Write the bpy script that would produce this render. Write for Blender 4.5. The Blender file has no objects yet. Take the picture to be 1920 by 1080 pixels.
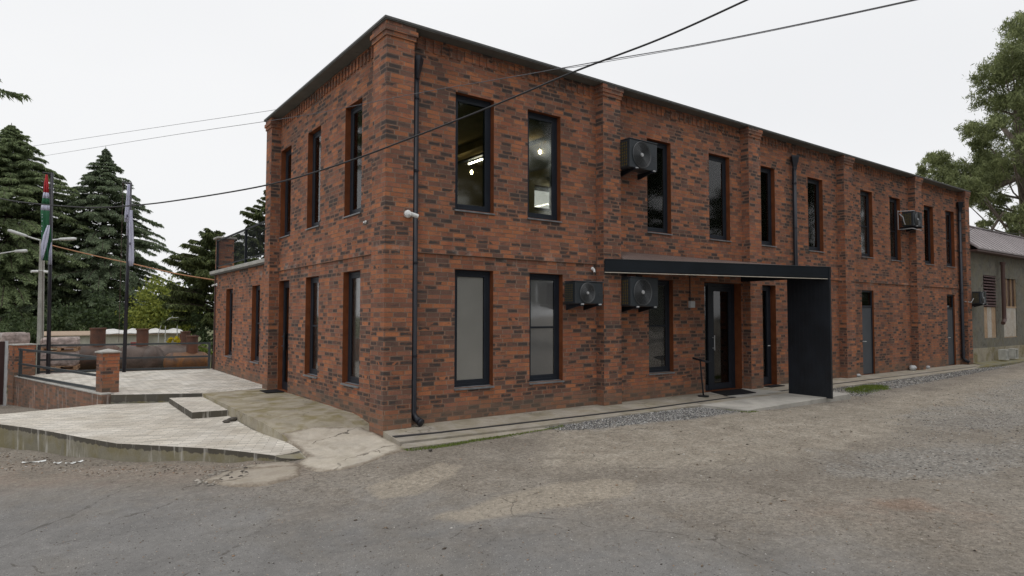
import bpy, math, random
import numpy as np
from mathutils import Vector, Matrix
random.seed(7); RNG = np.random.default_rng(11)
C = bpy.context.scene.collection
S = bpy.context.scene
# ---------------------------------------------------------------- camera
cam = bpy.data.cameras.new("camera"); co = bpy.data.objects.new("camera", cam); C.objects.link(co)
yaw, pit, rol = -0.6335, 0.0425, 0.002
F = Vector((-math.sin(yaw)*math.cos(pit), math.cos(yaw)*math.cos(pit), math.sin(pit)))
R = Vector((math.cos(yaw), math.sin(yaw), 0)); U = R.cross(F)
R, U = R*math.cos(rol)+U*math.sin(rol), -R*math.sin(rol)+U*math.cos(rol)
co.matrix_world = Matrix(((R.x, U.x, -F.x, -4.4913), (R.y, U.y, -F.y, -9.3651), (R.z, U.z, -F.z, 1.7702), (0, 0, 0, 1)))
cam.sensor_width = 36.0; cam.lens = 36.0*1204.34/1920.0
cam.clip_start = 0.05; cam.clip_end = 2000
S.camera = co
# ---------------------------------------------------------------- world and sun (overcast)
w = bpy.data.worlds.new("World"); S.world = w; w.use_nodes = True
nt = w.node_tree; nt.nodes.clear()
SUN_EL, SUN_AZ = math.radians(78), math.radians(215)
sky = nt.nodes.new('ShaderNodeTexSky'); sky.sky_type = 'NISHITA'; sky.sun_disc = False
sky.sun_elevation = SUN_EL; sky.sun_rotation = SUN_AZ; sky.dust_density = 4
tc = nt.nodes.new('ShaderNodeTexCoord')
nz = nt.nodes.new('ShaderNodeTexNoise'); nz.inputs['Scale'].default_value = 1.3; nz.inputs['Detail'].default_value = 3
mp = nt.nodes.new('ShaderNodeMapping'); mp.inputs['Scale'].default_value = (1, 1, 2.2)
nt.links.new(tc.outputs['Generated'], mp.inputs['Vector']); nt.links.new(mp.outputs['Vector'], nz.inputs['Vector'])
cr = nt.nodes.new('ShaderNodeValToRGB'); cr.color_ramp.elements[0].position = 0.3; cr.color_ramp.elements[1].position = 0.66
cr.color_ramp.elements[0].color = (8.85, 8.93, 9.1, 1); cr.color_ramp.elements[1].color = (9.45, 9.5, 9.6, 1)
nt.links.new(nz.outputs['Fac'], cr.inputs['Fac'])
mx = nt.nodes.new('ShaderNodeMix'); mx.data_type = 'RGBA'; mx.inputs['Factor'].default_value = 0.965
nt.links.new(sky.outputs['Color'], mx.inputs['A']); nt.links.new(cr.outputs['Color'], mx.inputs['B'])
bg = nt.nodes.new('ShaderNodeBackground'); bg.inputs['Strength'].default_value = 0.1
wo = nt.nodes.new('ShaderNodeOutputWorld')
nt.links.new(mx.outputs['Result'], bg.inputs['Color']); nt.links.new(bg.outputs['Background'], wo.inputs['Surface'])
sl = bpy.data.lights.new("sun", 'SUN'); sl.energy = 0.85; sl.angle = math.radians(40); sl.color = (1, 0.97, 0.93)
so = bpy.data.objects.new("sun", sl); C.objects.link(so)
sd = Vector((-math.cos(SUN_EL)*0.55, -math.cos(SUN_EL)*0.83, math.sin(SUN_EL)))
so.rotation_euler = sd.to_track_quat('Z', 'Y').to_euler()
S.view_settings.view_transform = 'Standard'; S.view_settings.look = 'None'
S.view_settings.exposure = 0.0; S.view_settings.gamma = 1.0
S.render.engine = 'CYCLES'; S.cycles.use_denoising = True
S.cycles.max_bounces = 8; S.cycles.transparent_max_bounces = 12; S.cycles.caustics_reflective = False; S.cycles.caustics_refractive = False

# ================================================================ materials
def mat(name):
    m = bpy.data.materials.new(name); m.use_nodes = True
    n = m.node_tree.nodes; b = n['Principled BSDF']
    return m, m.node_tree, n, m.node_tree.links, b
def math_n(nt, op, a, b=None, c=None):
    x = nt.nodes.new('ShaderNodeMath'); x.operation = op
    for i, v in enumerate((a, b, c)):
        if v is None: continue
        if hasattr(v, 'is_output'): nt.links.new(v, x.inputs[i])
        else: x.inputs[i].default_value = v
    return x.outputs[0]
def mixc(nt, f, a, b, mode='MIX'):
    x = nt.nodes.new('ShaderNodeMix'); x.data_type = 'RGBA'; x.blend_type = mode
    for k, v in (('Factor', f), ('A', a), ('B', b)):
        if hasattr(v, 'is_output'): nt.links.new(v, x.inputs[k])
        else: x.inputs[k].default_value = v if k == 'Factor' else (v[0], v[1], v[2], 1)
    return x.outputs['Result']
def noise(nt, vec, scale, detail=4, rough=0.55, dist=0.0):
    x = nt.nodes.new('ShaderNodeTexNoise'); x.inputs['Scale'].default_value = scale
    x.inputs['Detail'].default_value = detail; x.inputs['Roughness'].default_value = rough; x.inputs['Distortion'].default_value = dist
    if vec is not None: nt.links.new(vec, x.inputs['Vector'])
    return x.outputs['Fac']
def ramp(nt, f, stops, interp='LINEAR'):
    x = nt.nodes.new('ShaderNodeValToRGB'); x.color_ramp.interpolation = interp
    e = x.color_ramp.elements
    while len(e) < len(stops): e.new(0.5)
    for i, (p, c) in enumerate(stops):
        e[i].position = p
        c = (c, c, c) if isinstance(c, (int, float)) else c
        e[i].color = (c[0], c[1], c[2], 1)
    nt.links.new(f, x.inputs['Fac']); return x.outputs['Color']
def geo_pos(nt): return nt.nodes.new('ShaderNodeNewGeometry').outputs['Position']
def bump(nt, h, b, strength=0.5, dist=0.01):
    x = nt.nodes.new('ShaderNodeBump'); x.inputs['Strength'].default_value = strength; x.inputs['Distance'].default_value = dist
    nt.links.new(h, x.inputs['Height']); nt.links.new(x.outputs['Normal'], b.inputs['Normal'])
def simple(name, col, rough=0.6, metal=0.0, var=0.12, scale=6.0, spec=0.5, bmp=0.0, bscale=40):
    m, t, n, l, b = mat(name)
    p = geo_pos(t)
    f = noise(t, p, scale, 5, 0.6)
    c = ramp(t, f, [(0.3, [x*(1-var) for x in col]), (0.7, [min(1, x*(1+var)) for x in col])])
    l.new(c, b.inputs['Base Color'])
    b.inputs['Roughness'].default_value = rough; b.inputs['Metallic'].default_value = metal
    b.inputs['Specular IOR Level'].default_value = spec
    if bmp: bump(t, noise(t, p, bscale, 4), b, bmp, 0.01)
    return m
def brick_mat(name, bw=0.238, bh=0.0755, stain=0.0, bright=1.0):
    m, t, n, l, b = mat(name)
    uv = n.new('ShaderNodeUVMap'); uv.uv_map = 'UVMap'
    sp = n.new('ShaderNodeSeparateXYZ'); l.new(uv.outputs['UV'], sp.inputs[0])
    row = math_n(t, 'FLOOR', math_n(t, 'DIVIDE', sp.outputs[1], bh))
    wn = n.new('ShaderNodeTexWhiteNoise'); wn.noise_dimensions = '1D'; l.new(row, wn.inputs['W'])
    u2 = math_n(t, 'ADD', sp.outputs[0], math_n(t, 'MULTIPLY', wn.outputs['Value'], bw))
    cb = n.new('ShaderNodeCombineXYZ'); l.new(u2, cb.inputs[0]); l.new(sp.outputs[1], cb.inputs[1])
    br = n.new('ShaderNodeTexBrick'); br.offset = 0.0; br.squash = 1.0
    br.inputs['Scale'].default_value = 1.0; br.inputs['Brick Width'].default_value = bw; br.inputs['Row Height'].default_value = bh
    br.inputs['Mortar Size'].default_value = 0.0072; br.inputs['Mortar Smooth'].default_value = 0.2
    br.inputs['Color1'].default_value = (0, 0, 0, 1); br.inputs['Color2'].default_value = (1, 1, 1, 1); br.inputs['Mortar'].default_value = (0.5, 0.5, 0.5, 1)
    br.inputs['Bias'].default_value = 0.0
    l.new(cb.outputs[0], br.inputs['Vector'])
    # one random number per brick, independent of the texture's own tint
    col = math_n(t, 'FLOOR', math_n(t, 'DIVIDE', u2, bw))
    cc = n.new('ShaderNodeCombineXYZ'); l.new(col, cc.inputs[0]); l.new(row, cc.inputs[1])
    w2 = n.new('ShaderNodeTexWhiteNoise'); w2.noise_dimensions = '2D'; l.new(cc.outputs[0], w2.inputs['Vector'])
    big = noise(t, uv.outputs['UV'], 0.9, 3, 0.6)
    tint = math_n(t, 'ADD', w2.outputs['Value'], math_n(t, 'MULTIPLY', math_n(t, 'SUBTRACT', big, 0.5), 0.7))
    k = bright
    brick = ramp(t, tint, [(0.0, (0.165*k, 0.098*k, 0.078*k)), (0.16, (0.225*k, 0.112*k, 0.080*k)), (0.32, (0.30*k, 0.125*k, 0.078*k)),
                           (0.46, (0.40*k, 0.155*k, 0.075*k)), (0.56, (0.275*k, 0.135*k, 0.098*k)), (0.68, (0.45*k, 0.175*k, 0.084*k)),
                           (0.80, (0.32*k, 0.135*k, 0.090*k)), (0.90, (0.50*k, 0.195*k, 0.092*k)), (1.0, (0.38*k, 0.14*k, 0.080*k))])
    fine = noise(t, uv.outputs['UV'], 42, 5, 0.75)
    fu = math_n(t, 'FRACT', math_n(t, 'DIVIDE', u2, bw)); fv = math_n(t, 'FRACT', math_n(t, 'DIVIDE', sp.outputs[1], bh))
    brick = mixc(t, 0.6, brick, ramp(t, fine, [(0.3, 0.50), (0.72, 1.15)]), 'MULTIPLY')
    # kiln burns: dark smudges inside a brick, red-brown left at its rim
    inn = math_n(t, 'MULTIPLY', ramp(t, math_n(t, 'ABSOLUTE', math_n(t, 'SUBTRACT', fv, 0.5)), [(0.22, 1.0), (0.44, 0.0)]), ramp(t, math_n(t, 'ABSOLUTE', math_n(t, 'SUBTRACT', fu, 0.5)), [(0.38, 1.0), (0.49, 0.0)]))
    bm = n.new('ShaderNodeMapping'); bm.inputs['Scale'].default_value = (9, 22, 1); l.new(uv.outputs['UV'], bm.inputs['Vector'])
    bn = noise(t, bm.outputs['Vector'], 1.0, 4, 0.7)
    w3 = n.new('ShaderNodeSeparateColor'); l.new(w2.outputs['Color'], w3.inputs[0])
    bt = math_n(t, 'ADD', w3.outputs[1], math_n(t, 'MULTIPLY', math_n(t, 'SUBTRACT', big, 0.5), 0.9))
    burn = math_n(t, 'ADD', math_n(t, 'MULTIPLY', math_n(t, 'LESS_THAN', bt, 0.235), 0.95), math_n(t, 'MULTIPLY', math_n(t, 'LESS_THAN', bt, 0.50), ramp(t, bn, [(0.50, 0.0), (0.60, 0.55)])))
    burn = math_n(t, 'MINIMUM', math_n(t, 'MULTIPLY', math_n(t, 'MULTIPLY', burn, inn), ramp(t, bn, [(0.30, 0.45), (0.48, 1.0)])), 1.0)
    brick = mixc(t, burn, brick, (0.066*k, 0.056*k, 0.052*k))
    mcol = mixc(t, noise(t, uv.outputs['UV'], 2.5, 3), (0.36, 0.295, 0.23), (0.20, 0.15, 0.115))
    colr = mixc(t, math_n(t, 'MULTIPLY', br.outputs['Fac'], ramp(t, fine, [(0.3, 0.45), (0.6, 0.95)])), brick, mcol)
    # raked bed joint: its thin shadow painted as a dark line under each course
    bed = ramp(t, fv, [(0.885, 0.0), (0.93, 1.0)])
    colr = mixc(t, math_n(t, 'MULTIPLY', bed, ramp(t, noise(t, uv.outputs['UV'], 5, 3), [(0.35, 0.25), (0.6, 0.85)])), colr, (0.065, 0.045, 0.035))
    # pale salts bleeding out along the string course
    ef = math_n(t, 'MULTIPLY', ramp(t, noise(t, uv.outputs['UV'], 2.2, 6, 0.75), [(0.53, 0.0), (0.66, 1.0)]), math_n(t, 'MAXIMUM', 0.0, math_n(t, 'SUBTRACT', 1.0, math_n(t, 'MULTIPLY', math_n(t, 'ABSOLUTE', math_n(t, 'SUBTRACT', sp.outputs[1], 2.78)), 4.5))))
    colr = mixc(t, math_n(t, 'MULTIPLY', ef, 0.55), colr, (0.46, 0.40, 0.36))
    # rain-washed drift: long faint vertical tone changes and a dusty foot
    dm = n.new('ShaderNodeMapping'); dm.inputs['Scale'].default_value = (0.8, 0.16, 1); l.new(uv.outputs['UV'], dm.inputs['Vector'])
    colr = mixc(t, 1.0, colr, ramp(t, noise(t, dm.outputs['Vector'], 1.6, 5, 0.6), [(0.3, 0.78), (0.7, 1.12)]), 'MULTIPLY')
    colr = mixc(t, math_n(t, 'MULTIPLY', ramp(t, math_n(t, 'ADD', sp.outputs[1], math_n(t, 'MULTIPLY', big, -0.35)), [(-0.12, 1.0), (0.16, 0.0)]), 0.45), colr, (0.17, 0.135, 0.10))
    if stain > 0:   # white lime runs
        s2 = n.new('ShaderNodeMapping'); s2.inputs['Scale'].default_value = (7.0, 0.6, 1); l.new(uv.outputs['UV'], s2.inputs['Vector'])
        st = noise(t, s2.outputs['Vector'], 1.0, 3, 0.6)
        colr = mixc(t, math_n(t, 'MULTIPLY', ramp(t, st, [(0.56, 0.0), (0.68, 1.0)]), stain), colr, (0.62, 0.57, 0.54))
        colr = mixc(t, 0.08, colr, (0.45, 0.33, 0.29))
    l.new(colr, b.inputs['Base Color'])
    b.inputs['Roughness'].default_value = 0.88; b.inputs['Specular IOR Level'].default_value = 0.25
    h = math_n(t, 'ADD', math_n(t, 'MULTIPLY', br.outputs['Fac'], -1.0), math_n(t, 'MULTIPLY', fine, 0.35))
    bump(t, h, b, 0.8, 0.008)
    return m
def glass_mat(name, tint=(0.75, 0.8, 0.78), refl=1.0):
    m = bpy.data.materials.new(name); m.use_nodes = True; t = m.node_tree; t.nodes.clear()
    o = t.nodes.new('ShaderNodeOutputMaterial'); g = t.nodes.new('ShaderNodeBsdfGlossy'); g.inputs['Roughness'].default_value = 0.055
    tr = t.nodes.new('ShaderNodeBsdfTransparent'); tr.inputs['Color'].default_value = (*tint, 1)
    fr = t.nodes.new('ShaderNodeFresnel'); fr.inputs['IOR'].default_value = 1.5
    f = math_n(t, 'MULTIPLY', fr.outputs[0], 1.5*refl); f = math_n(t, 'MINIMUM', f, 1.0)
    nf = noise(t, geo_pos(t), 1.2, 1, 0.5)
    bu = t.nodes.new('ShaderNodeBump'); bu.inputs['Strength'].default_value = 0.06; bu.inputs['Distance'].default_value = 0.05
    t.links.new(nf, bu.inputs['Height']); t.links.new(bu.outputs[0], g.inputs['Normal'])
    mxs = t.nodes.new('ShaderNodeMixShader'); t.links.new(f, mxs.inputs[0]); t.links.new(tr.outputs[0], mxs.inputs[1]); t.links.new(g.outputs[0], mxs.inputs[2])
    t.links.new(mxs.outputs[0], o.inputs['Surface']); return m
def emit(name, col, s):
    m, t, n, l, b = mat(name); b.inputs['Base Color'].default_value = (*col, 1)
    b.inputs['Emission Color'].default_value = (*col, 1); b.inputs['Emission Strength'].default_value = s; return m
def leaf_mat(name, dark, light, trans=0.25):
    m, t, n, l, b = mat(name)
    g = n.new('ShaderNodeNewGeometry')
    big = noise(t, g.outputs['Position'], 0.7, 3, 0.6)
    f = math_n(t, 'ADD', math_n(t, 'MULTIPLY', g.outputs['Random Per Island'], 0.6), math_n(t, 'MULTIPLY', big, 0.55))
    c = ramp(t, f, [(0.15, dark), (0.75, light), (1.0, [min(1, x*1.25) for x in light])])
    l.new(c, b.inputs['Base Color']); b.inputs['Roughness'].default_value = 0.75; b.inputs['Specular IOR Level'].default_value = 0.25
    ts = n.new('ShaderNodeBsdfTranslucent'); l.new(c, ts.inputs['Color'])
    mxs = n.new('ShaderNodeMixShader'); mxs.inputs[0].default_value = trans
    l.new(b.outputs[0], mxs.inputs[1]); l.new(ts.outputs[0], mxs.inputs[2]); l.new(mxs.outputs[0], n['Material Output'].inputs['Surface'])
    return m
def concrete_mat(name, col, moss=0.0, streak=0.0, topdark=None, scale=1.0, crack=0.0, edge=False):
    m, t, n, l, b = mat(name); p = geo_pos(t)
    f1 = noise(t, p, 1.7*scale, 6, 0.65, 0.4); f2 = noise(t, p, 45, 4, 0.7)
    c = ramp(t, f1, [(0.28, [x*0.68 for x in col]), (0.5, col), (0.75, [min(1, x*1.22) for x in col])])
    c = mixc(t, 0.45, c, ramp(t, f2, [(0.3, 0.6), (0.7, 1.0)]), 'MULTIPLY')
    if moss > 0:
        f3 = noise(t, p, 2.3, 6, 0.6, 0.6)
        c = mixc(t, math_n(t, 'MULTIPLY', ramp(t, f3, [(0.46, 0.0), (0.62, 1.0)]), moss), c, (0.20, 0.165, 0.055))
    if topdark is not None:
        sx = n.new('ShaderNodeSeparateXYZ'); l.new(n.new('ShaderNodeUVMap').outputs[0], sx.inputs[0])
        e = math_n(t, 'ADD', sx.outputs[1], math_n(t, 'MULTIPLY', noise(t, p, 9, 4), 0.12))
        c = mixc(t, math_n(t, 'MULTIPLY', ramp(t, math_n(t, 'SUBTRACT', e, topdark-1.0), [(0.985, 0.0), (1.0, 1.0)]), 0.85), c, (0.075, 0.068, 0.06))
    if crack > 0:
        vk = n.new('ShaderNodeTexVoronoi'); vk.feature = 'DISTANCE_TO_EDGE'; vk.inputs['Scale'].default_value = 0.9
        nv = n.new('ShaderNodeTexNoise'); nv.inputs['Scale'].default_value = 2.2; nv.inputs['Detail'].default_value = 7; l.new(p, nv.inputs['Vector'])
        wv = n.new('ShaderNodeMix'); wv.data_type = 'VECTOR'; wv.inputs['Factor'].default_value = 0.4; l.new(p, wv.inputs['A']); l.new(nv.outputs['Color'], wv.inputs['B']); l.new(wv.outputs['Result'], vk.inputs['Vector'])
        ck = math_n(t, 'MULTIPLY', math_n(t, 'LESS_THAN', vk.outputs['Distance'], 0.007), ramp(t, noise(t, p, 1.3, 3), [(0.42, 0.0), (0.52, 1.0)]))
        c = mixc(t, math_n(t, 'MULTIPLY', ck, crack), c, (0.09, 0.08, 0.065))
        bl = ramp(t, noise(t, p, 3.4, 7, 0.7, 0.4), [(0.5, 0.0), (0.6, 1.0)])
        c = mixc(t, math_n(t, 'MULTIPLY', bl, 0.35), c, (0.26, 0.22, 0.17))
    if streak > 0:
        uv = n.new('ShaderNodeUVMap'); s2 = n.new('ShaderNodeMapping'); s2.inputs['Scale'].default_value = (5.0, 0.5, 1); l.new(uv.outputs[0], s2.inputs['Vector'])
        st = noise(t, s2.outputs['Vector'], 1.0, 5, 0.7)
        c = mixc(t, math_n(t, 'MULTIPLY', ramp(t, st, [(0.54, 0.0), (0.64, 1.0)]), streak), c, (0.52, 0.50, 0.46))
    if edge:   # dirt trodden over the torn rim
        at = n.new('ShaderNodeAttribute'); at.attribute_name = 'rim'; e = math_n(t, 'ADD', at.outputs['Fac'], math_n(t, 'MULTIPLY', math_n(t, 'SUBTRACT', noise(t, p, 4.5, 8, 0.75), 0.5), 1.1))
        c = mixc(t, ramp(t, e, [(0.48, 0.92), (0.80, 0.0)]), c, ramp(t, noise(t, p, 14, 6, 0.75), [(0.35, (0.13, 0.105, 0.08)), (0.65, (0.27, 0.225, 0.175))]))
    l.new(c, b.inputs['Base Color']); b.inputs['Roughness'].default_value = 0.92; b.inputs['Specular IOR Level'].default_value = 0.2
    bump(t, math_n(t, 'ADD', f2, math_n(t, 'MULTIPLY', f1, 2.0)), b, 0.5, 0.012)
    return m
def paver_mat(name, bw, bh, base, joint, rot=0.0, jit=0.4):
    m, t, n, l, b = mat(name)
    uv = n.new('ShaderNodeUVMap'); mpp = n.new('ShaderNodeMapping'); mpp.inputs['Rotation'].default_value = (0, 0, rot); l.new(uv.outputs[0], mpp.inputs['Vector'])
    br = n.new('ShaderNodeTexBrick'); br.inputs['Scale'].default_value = 1; br.inputs['Brick Width'].default_value = bw; br.inputs['Row Height'].default_value = bh
    br.inputs['Mortar Size'].default_value = 0.006; br.inputs['Mortar Smooth'].default_value = 0.3
    br.inputs['Color1'].default_value = (*[x*(1-jit*0.55) for x in base], 1); br.inputs['Color2'].default_value = (*[min(1, x*(1+jit*0.35)) for x in base], 1); br.inputs['Mortar'].default_value = (*joint, 1)
    l.new(mpp.outputs['Vector'], br.inputs['Vector'])
    p = geo_pos(t); f = noise(t, p, 1.1, 5, 0.65, 0.5)
    c = mixc(t, 0.8, br.outputs['Color'], ramp(t, f, [(0.3, (0.66, 0.62, 0.56)), (0.62, (1, 1, 1))]), 'MULTIPLY')
    f2 = noise(t, p, 30, 5, 0.7); c = mixc(t, 0.4, c, ramp(t, f2, [(0.3, 0.65), (0.7, 1.0)]), 'MULTIPLY')
    l.new(c, b.inputs['Base Color']); b.inputs['Roughness'].default_value = 0.85; b.inputs['Specular IOR Level'].default_value = 0.25
    bump(t, math_n(t, 'SUBTRACT', math_n(t, 'MULTIPLY', f2, 0.3), br.outputs['Fac']), b, 0.8, 0.01)
    return m
def rust_mat(name, a, bcol, sc=2.5, rough=0.75):
    m, t, n, l, b = mat(name); p = geo_pos(t)
    f = noise(t, p, sc, 6, 0.65, 0.8); f2 = noise(t, p, 20, 4, 0.6)
    c = ramp(t, f, [(0.3, a), (0.5, [(x+y)/2 for x, y in zip(a, bcol)]), (0.68, bcol)])
    c = mixc(t, 0.5, c, ramp(t, f2, [(0.3, 0.5), (0.7, 1.0)]), 'MULTIPLY')
    l.new(c, b.inputs['Base Color']); b.inputs['Roughness'].default_value = rough; return m

M = {}
M['brick'] = brick_mat('brick', bright=1.07)
M['brick_low'] = brick_mat('brick_lime_stained', stain=0.6, bright=1.05)
M['reveal'] = simple('terracotta_reveal', (0.175, 0.056, 0.022), 0.85, var=0.25, scale=5, spec=0.2)
M['reveal_in'] = simple('brown_inner_reveal', (0.17, 0.075, 0.045), 0.8)
M['frame'] = simple('anthracite_frame', (0.016, 0.021, 0.030), 0.45, 0.0, 0.15, spec=0.3)
M['frame_grey'] = simple('slate_door_paint', (0.055, 0.065, 0.078), 0.5, 0.0, 0.12, 1.5)
M['black'] = simple('matt_black_metal', (0.010, 0.013, 0.018), 0.42, 0.0, 0.45, 2.2, spec=0.4)
M['black2'] = simple('black_fascia_metal', (0.010, 0.014, 0.019), 0.5, 0.0, 0.25, 2, spec=0.25)
M['sill'] = simple('grey_sill_metal', (0.17, 0.18, 0.19), 0.5, 0.0, 0.35, 9)
M['glass'] = glass_mat('window_glass', (0.86, 0.88, 0.82), 0.75)
M['glass_low'] = glass_mat('clear_window_glass', (0.96, 0.96, 0.96), 0.6)
M['glass_dark'] = glass_mat('dark_door_glass', (0.35, 0.38, 0.37), 1.0)
M['blind'] = simple('roller_blind', (0.72, 0.71, 0.66), 0.9, var=0.06, scale=2)
M['blind_dark'] = simple('grey_roller_blind', (0.38, 0.385, 0.385), 0.9, var=0.08, scale=2)
M['soffit'] = simple('grey_soffit_board', (0.13, 0.13, 0.12), 0.85, var=0.2, scale=2)
M['roofing'] = simple('dark_roof_edge', (0.10, 0.10, 0.095), 0.6, 0.2, 0.2)
M['conc'] = concrete_mat('apron_concrete', (0.40, 0.365, 0.31), 0.3, crack=.5)
M['ramp'] = concrete_mat('ramp_concrete', (0.41, 0.37, 0.29), 0.7, crack=.4)
M['patch'] = concrete_mat('pale_concrete_patch', (0.54, 0.49, 0.415), 0.1, crack=.8, edge=True)
M['patch_old'] = concrete_mat('old_concrete_patch', (0.40, 0.355, 0.295), 0.1, crack=.8, edge=True)
M['curb'] = concrete_mat('stained_curb_concrete', (0.27, 0.25, 0.19), 0.45, 0.8, topdark=-0.155)
M['step'] = concrete_mat('step_concrete', (0.24, 0.235, 0.19), 0.7, 0.3, topdark=-0.05)
M['slab'] = concrete_mat('entrance_slab_concrete', (0.47, 0.45, 0.41), 0.0)
M['coping'] = concrete_mat('coping_concrete', (0.46, 0.45, 0.42), 0.05)
M['pave_top'] = paver_mat('terrace_pavers', 0.20, 0.20, (0.72, 0.69, 0.63), (0.30, 0.28, 0.245), 0.45, 0.4)
M['pave_low'] = paver_mat('platform_pavers', 0.28, 0.07, (0.76, 0.72, 0.645), (0.40, 0.37, 0.325), 0.40, 0.42)
M['drain'] = simple('black_channel_drain', (0.025, 0.025, 0.028), 0.7)
M['mat'] = simple('black_rubber_mat', (0.010, 0.010, 0.012), 0.85, bmp=0.5, spec=0.2)
M['white'] = simple('white_plastic', (0.72, 0.73, 0.72), 0.4, var=0.06)
M['lightgrey'] = simple('light_grey_plastic', (0.45, 0.46, 0.47), 0.5)
M['ac'] = simple('charcoal_ac_casing', (0.030, 0.037, 0.044), 0.42, 0.0, 0.12, 3)
M['ac_grille'] = simple('ac_fan_grille', (0.075, 0.08, 0.085), 0.45)
M['coil'] = simple('brassy_ac_coil', (0.17, 0.135, 0.05), 0.5, 0.3, 0.3, 30)
M['pipe'] = simple('downpipe_metal', (0.020, 0.022, 0.030), 0.4, 0.3, 0.15)
M['pipe_brown'] = simple('brown_downpipe', (0.085, 0.045, 0.038), 0.5)
M['fence'] = simple('grey_fence_metal', (0.045, 0.053, 0.058), 0.5, 0.2, 0.15)
M['gate'] = simple('brown_gate_sheet', (0.055, 0.027, 0.026), 0.5, 0.2, 0.2, 2)
M['pole'] = simple('navy_black_flagpole', (0.012, 0.011, 0.020), 0.4)
M['post'] = concrete_mat('concrete_post', (0.42, 0.41, 0.38), 0.1)
M['zinc'] = simple('white_lamp_metal', (0.60, 0.61, 0.60), 0.45)
M['cable'] = simple('black_cable', (0.018, 0.018, 0.020), 0.5)
M['wire_grey'] = simple('thin_grey_wire', (0.10, 0.10, 0.11), 0.6)
M['orange'] = simple('orange_cable', (0.40, 0.19, 0.09), 0.6)
M['rust'] = rust_mat('rusty_steel', (0.042, 0.026, 0.020), (0.145, 0.080, 0.055), 2.5, 0.55)
M['rust_or'] = rust_mat('orange_rust_steel', (0.085, 0.055, 0.045), (0.30, 0.125, 0.03), 2.4, 0.6)
M['rust_neck'] = rust_mat('rusty_neck', (0.075, 0.040, 0.030), (0.19, 0.075, 0.04), 3)
M['grey_rust'] = rust_mat('grey_rusty_steel', (0.060, 0.040, 0.032), (0.165, 0.118, 0.095), 1.8, 0.55)
M['wall_white'] = concrete_mat('whitewashed_wall', (0.66, 0.64, 0.56), 0.08)
M['tarp'] = simple('white_roof_sheet', (0.70, 0.69, 0.67), 0.5, var=0.15, scale=1.5)
M['tile'] = simple('faded_brown_roof', (0.40, 0.30, 0.22), 0.8)
M['wood'] = rust_mat('pallet_wood', (0.25, 0.13, 0.07), (0.50, 0.32, 0.19), 4)
M['wrap'] = simple('plastic_wrapped_bricks', (0.36, 0.29, 0.265), 0.4, var=0.45, scale=9, bmp=0.7, bscale=12)
M['red'] = simple('red_paint', (0.50, 0.045, 0.04), 0.5)
M['bark'] = rust_mat('bark', (0.045, 0.033, 0.025), (0.12, 0.09, 0.07), 3, 0.95)
M['bark_pale'] = rust_mat('pale_bark', (0.14, 0.11, 0.09), (0.30, 0.25, 0.21), 3, 0.9)
M['cedar'] = leaf_mat('cedar_needles', (0.060, 0.086, 0.060), (0.225, 0.280, 0.165), 0.35)
M['cedar2'] = leaf_mat('cedar_needles_light', (0.065, 0.095, 0.055), (0.26, 0.32, 0.155), 0.35)
M['leaf_yg'] = leaf_mat('yellow_green_leaves', (0.06, 0.10, 0.02), (0.28, 0.31, 0.065), 0.35)
M['leaf_dk'] = leaf_mat('dark_leaves', (0.016, 0.030, 0.015), (0.070, 0.100, 0.040), 0.15)
M['leaf_cyp'] = leaf_mat('dark_spreading_needles', (0.020, 0.036, 0.018), (0.120, 0.145, 0.050), 0.15)
M['leaf_euc'] = leaf_mat('eucalyptus_leaves', (0.060, 0.082, 0.040), (0.33, 0.37, 0.17), 0.35)
M['leaf_y'] = leaf_mat('yellow_blossom', (0.45, 0.38, 0.02), (0.75, 0.62, 0.03), 0.3)
M['grass'] = leaf_mat('bright_grass', (0.07, 0.11, 0.02), (0.19, 0.25, 0.05), 0.3)
M['shed_wall'] = concrete_mat('old_render', (0.205, 0.20, 0.175), 0.22, crack=.8, scale=3.2)
M['shed_roof'] = simple('purple_grey_roof_sheet', (0.33, 0.295, 0.30), 0.6, 0.1, 0.1, 1.2)
M['louver'] = simple('maroon_louvre', (0.115, 0.065, 0.065), 0.5)
M['board'] = rust_mat('peeling_white_boards', (0.62, 0.60, 0.56), (0.50, 0.42, 0.33), 2.2)
M['board_or'] = rust_mat('rust_stained_board', (0.55, 0.42, 0.30), (0.42, 0.26, 0.14), 2.2)
M['block'] = simple('grey_hollow_block', (0.46, 0.46, 0.43), 0.9, var=0.2, bmp=0.5)
M['stone'] = simple('stones', (0.30, 0.275, 0.24), 0.9, var=0.5, scale=14, bmp=0.3)
M['stone_dk'] = simple('dark_stones', (0.09, 0.08, 0.07), 0.9, var=0.5, scale=14)
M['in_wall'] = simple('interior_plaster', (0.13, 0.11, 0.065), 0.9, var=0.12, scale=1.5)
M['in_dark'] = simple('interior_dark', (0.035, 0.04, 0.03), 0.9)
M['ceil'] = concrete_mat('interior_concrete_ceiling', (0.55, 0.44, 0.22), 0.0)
M['tube'] = emit('lit_tube', (1.0, 0.94, 0.80), 34.0)
M['bulb'] = emit('lit_spot', (1.0, 0.80, 0.50), 60.0)
M['flag_red'] = simple('red_cloth', (0.50, 0.04, 0.05), 0.8); M['flag_white'] = simple('white_cloth', (0.52, 0.53, 0.66), 0.8, var=0.08)
M['flag_green'] = simple('green_cloth', (0.015, 0.105, 0.045), 0.8); M['flag_mark'] = simple('dark_print', (0.05, 0.05, 0.09), 0.8)
M['deck'] = simple('brown_corrugated_sheet', (0.20, 0.15, 0.135), 0.45, 0.2)
M['led'] = simple('pale_profile', (0.62, 0.58, 0.50), 0.4)

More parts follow.
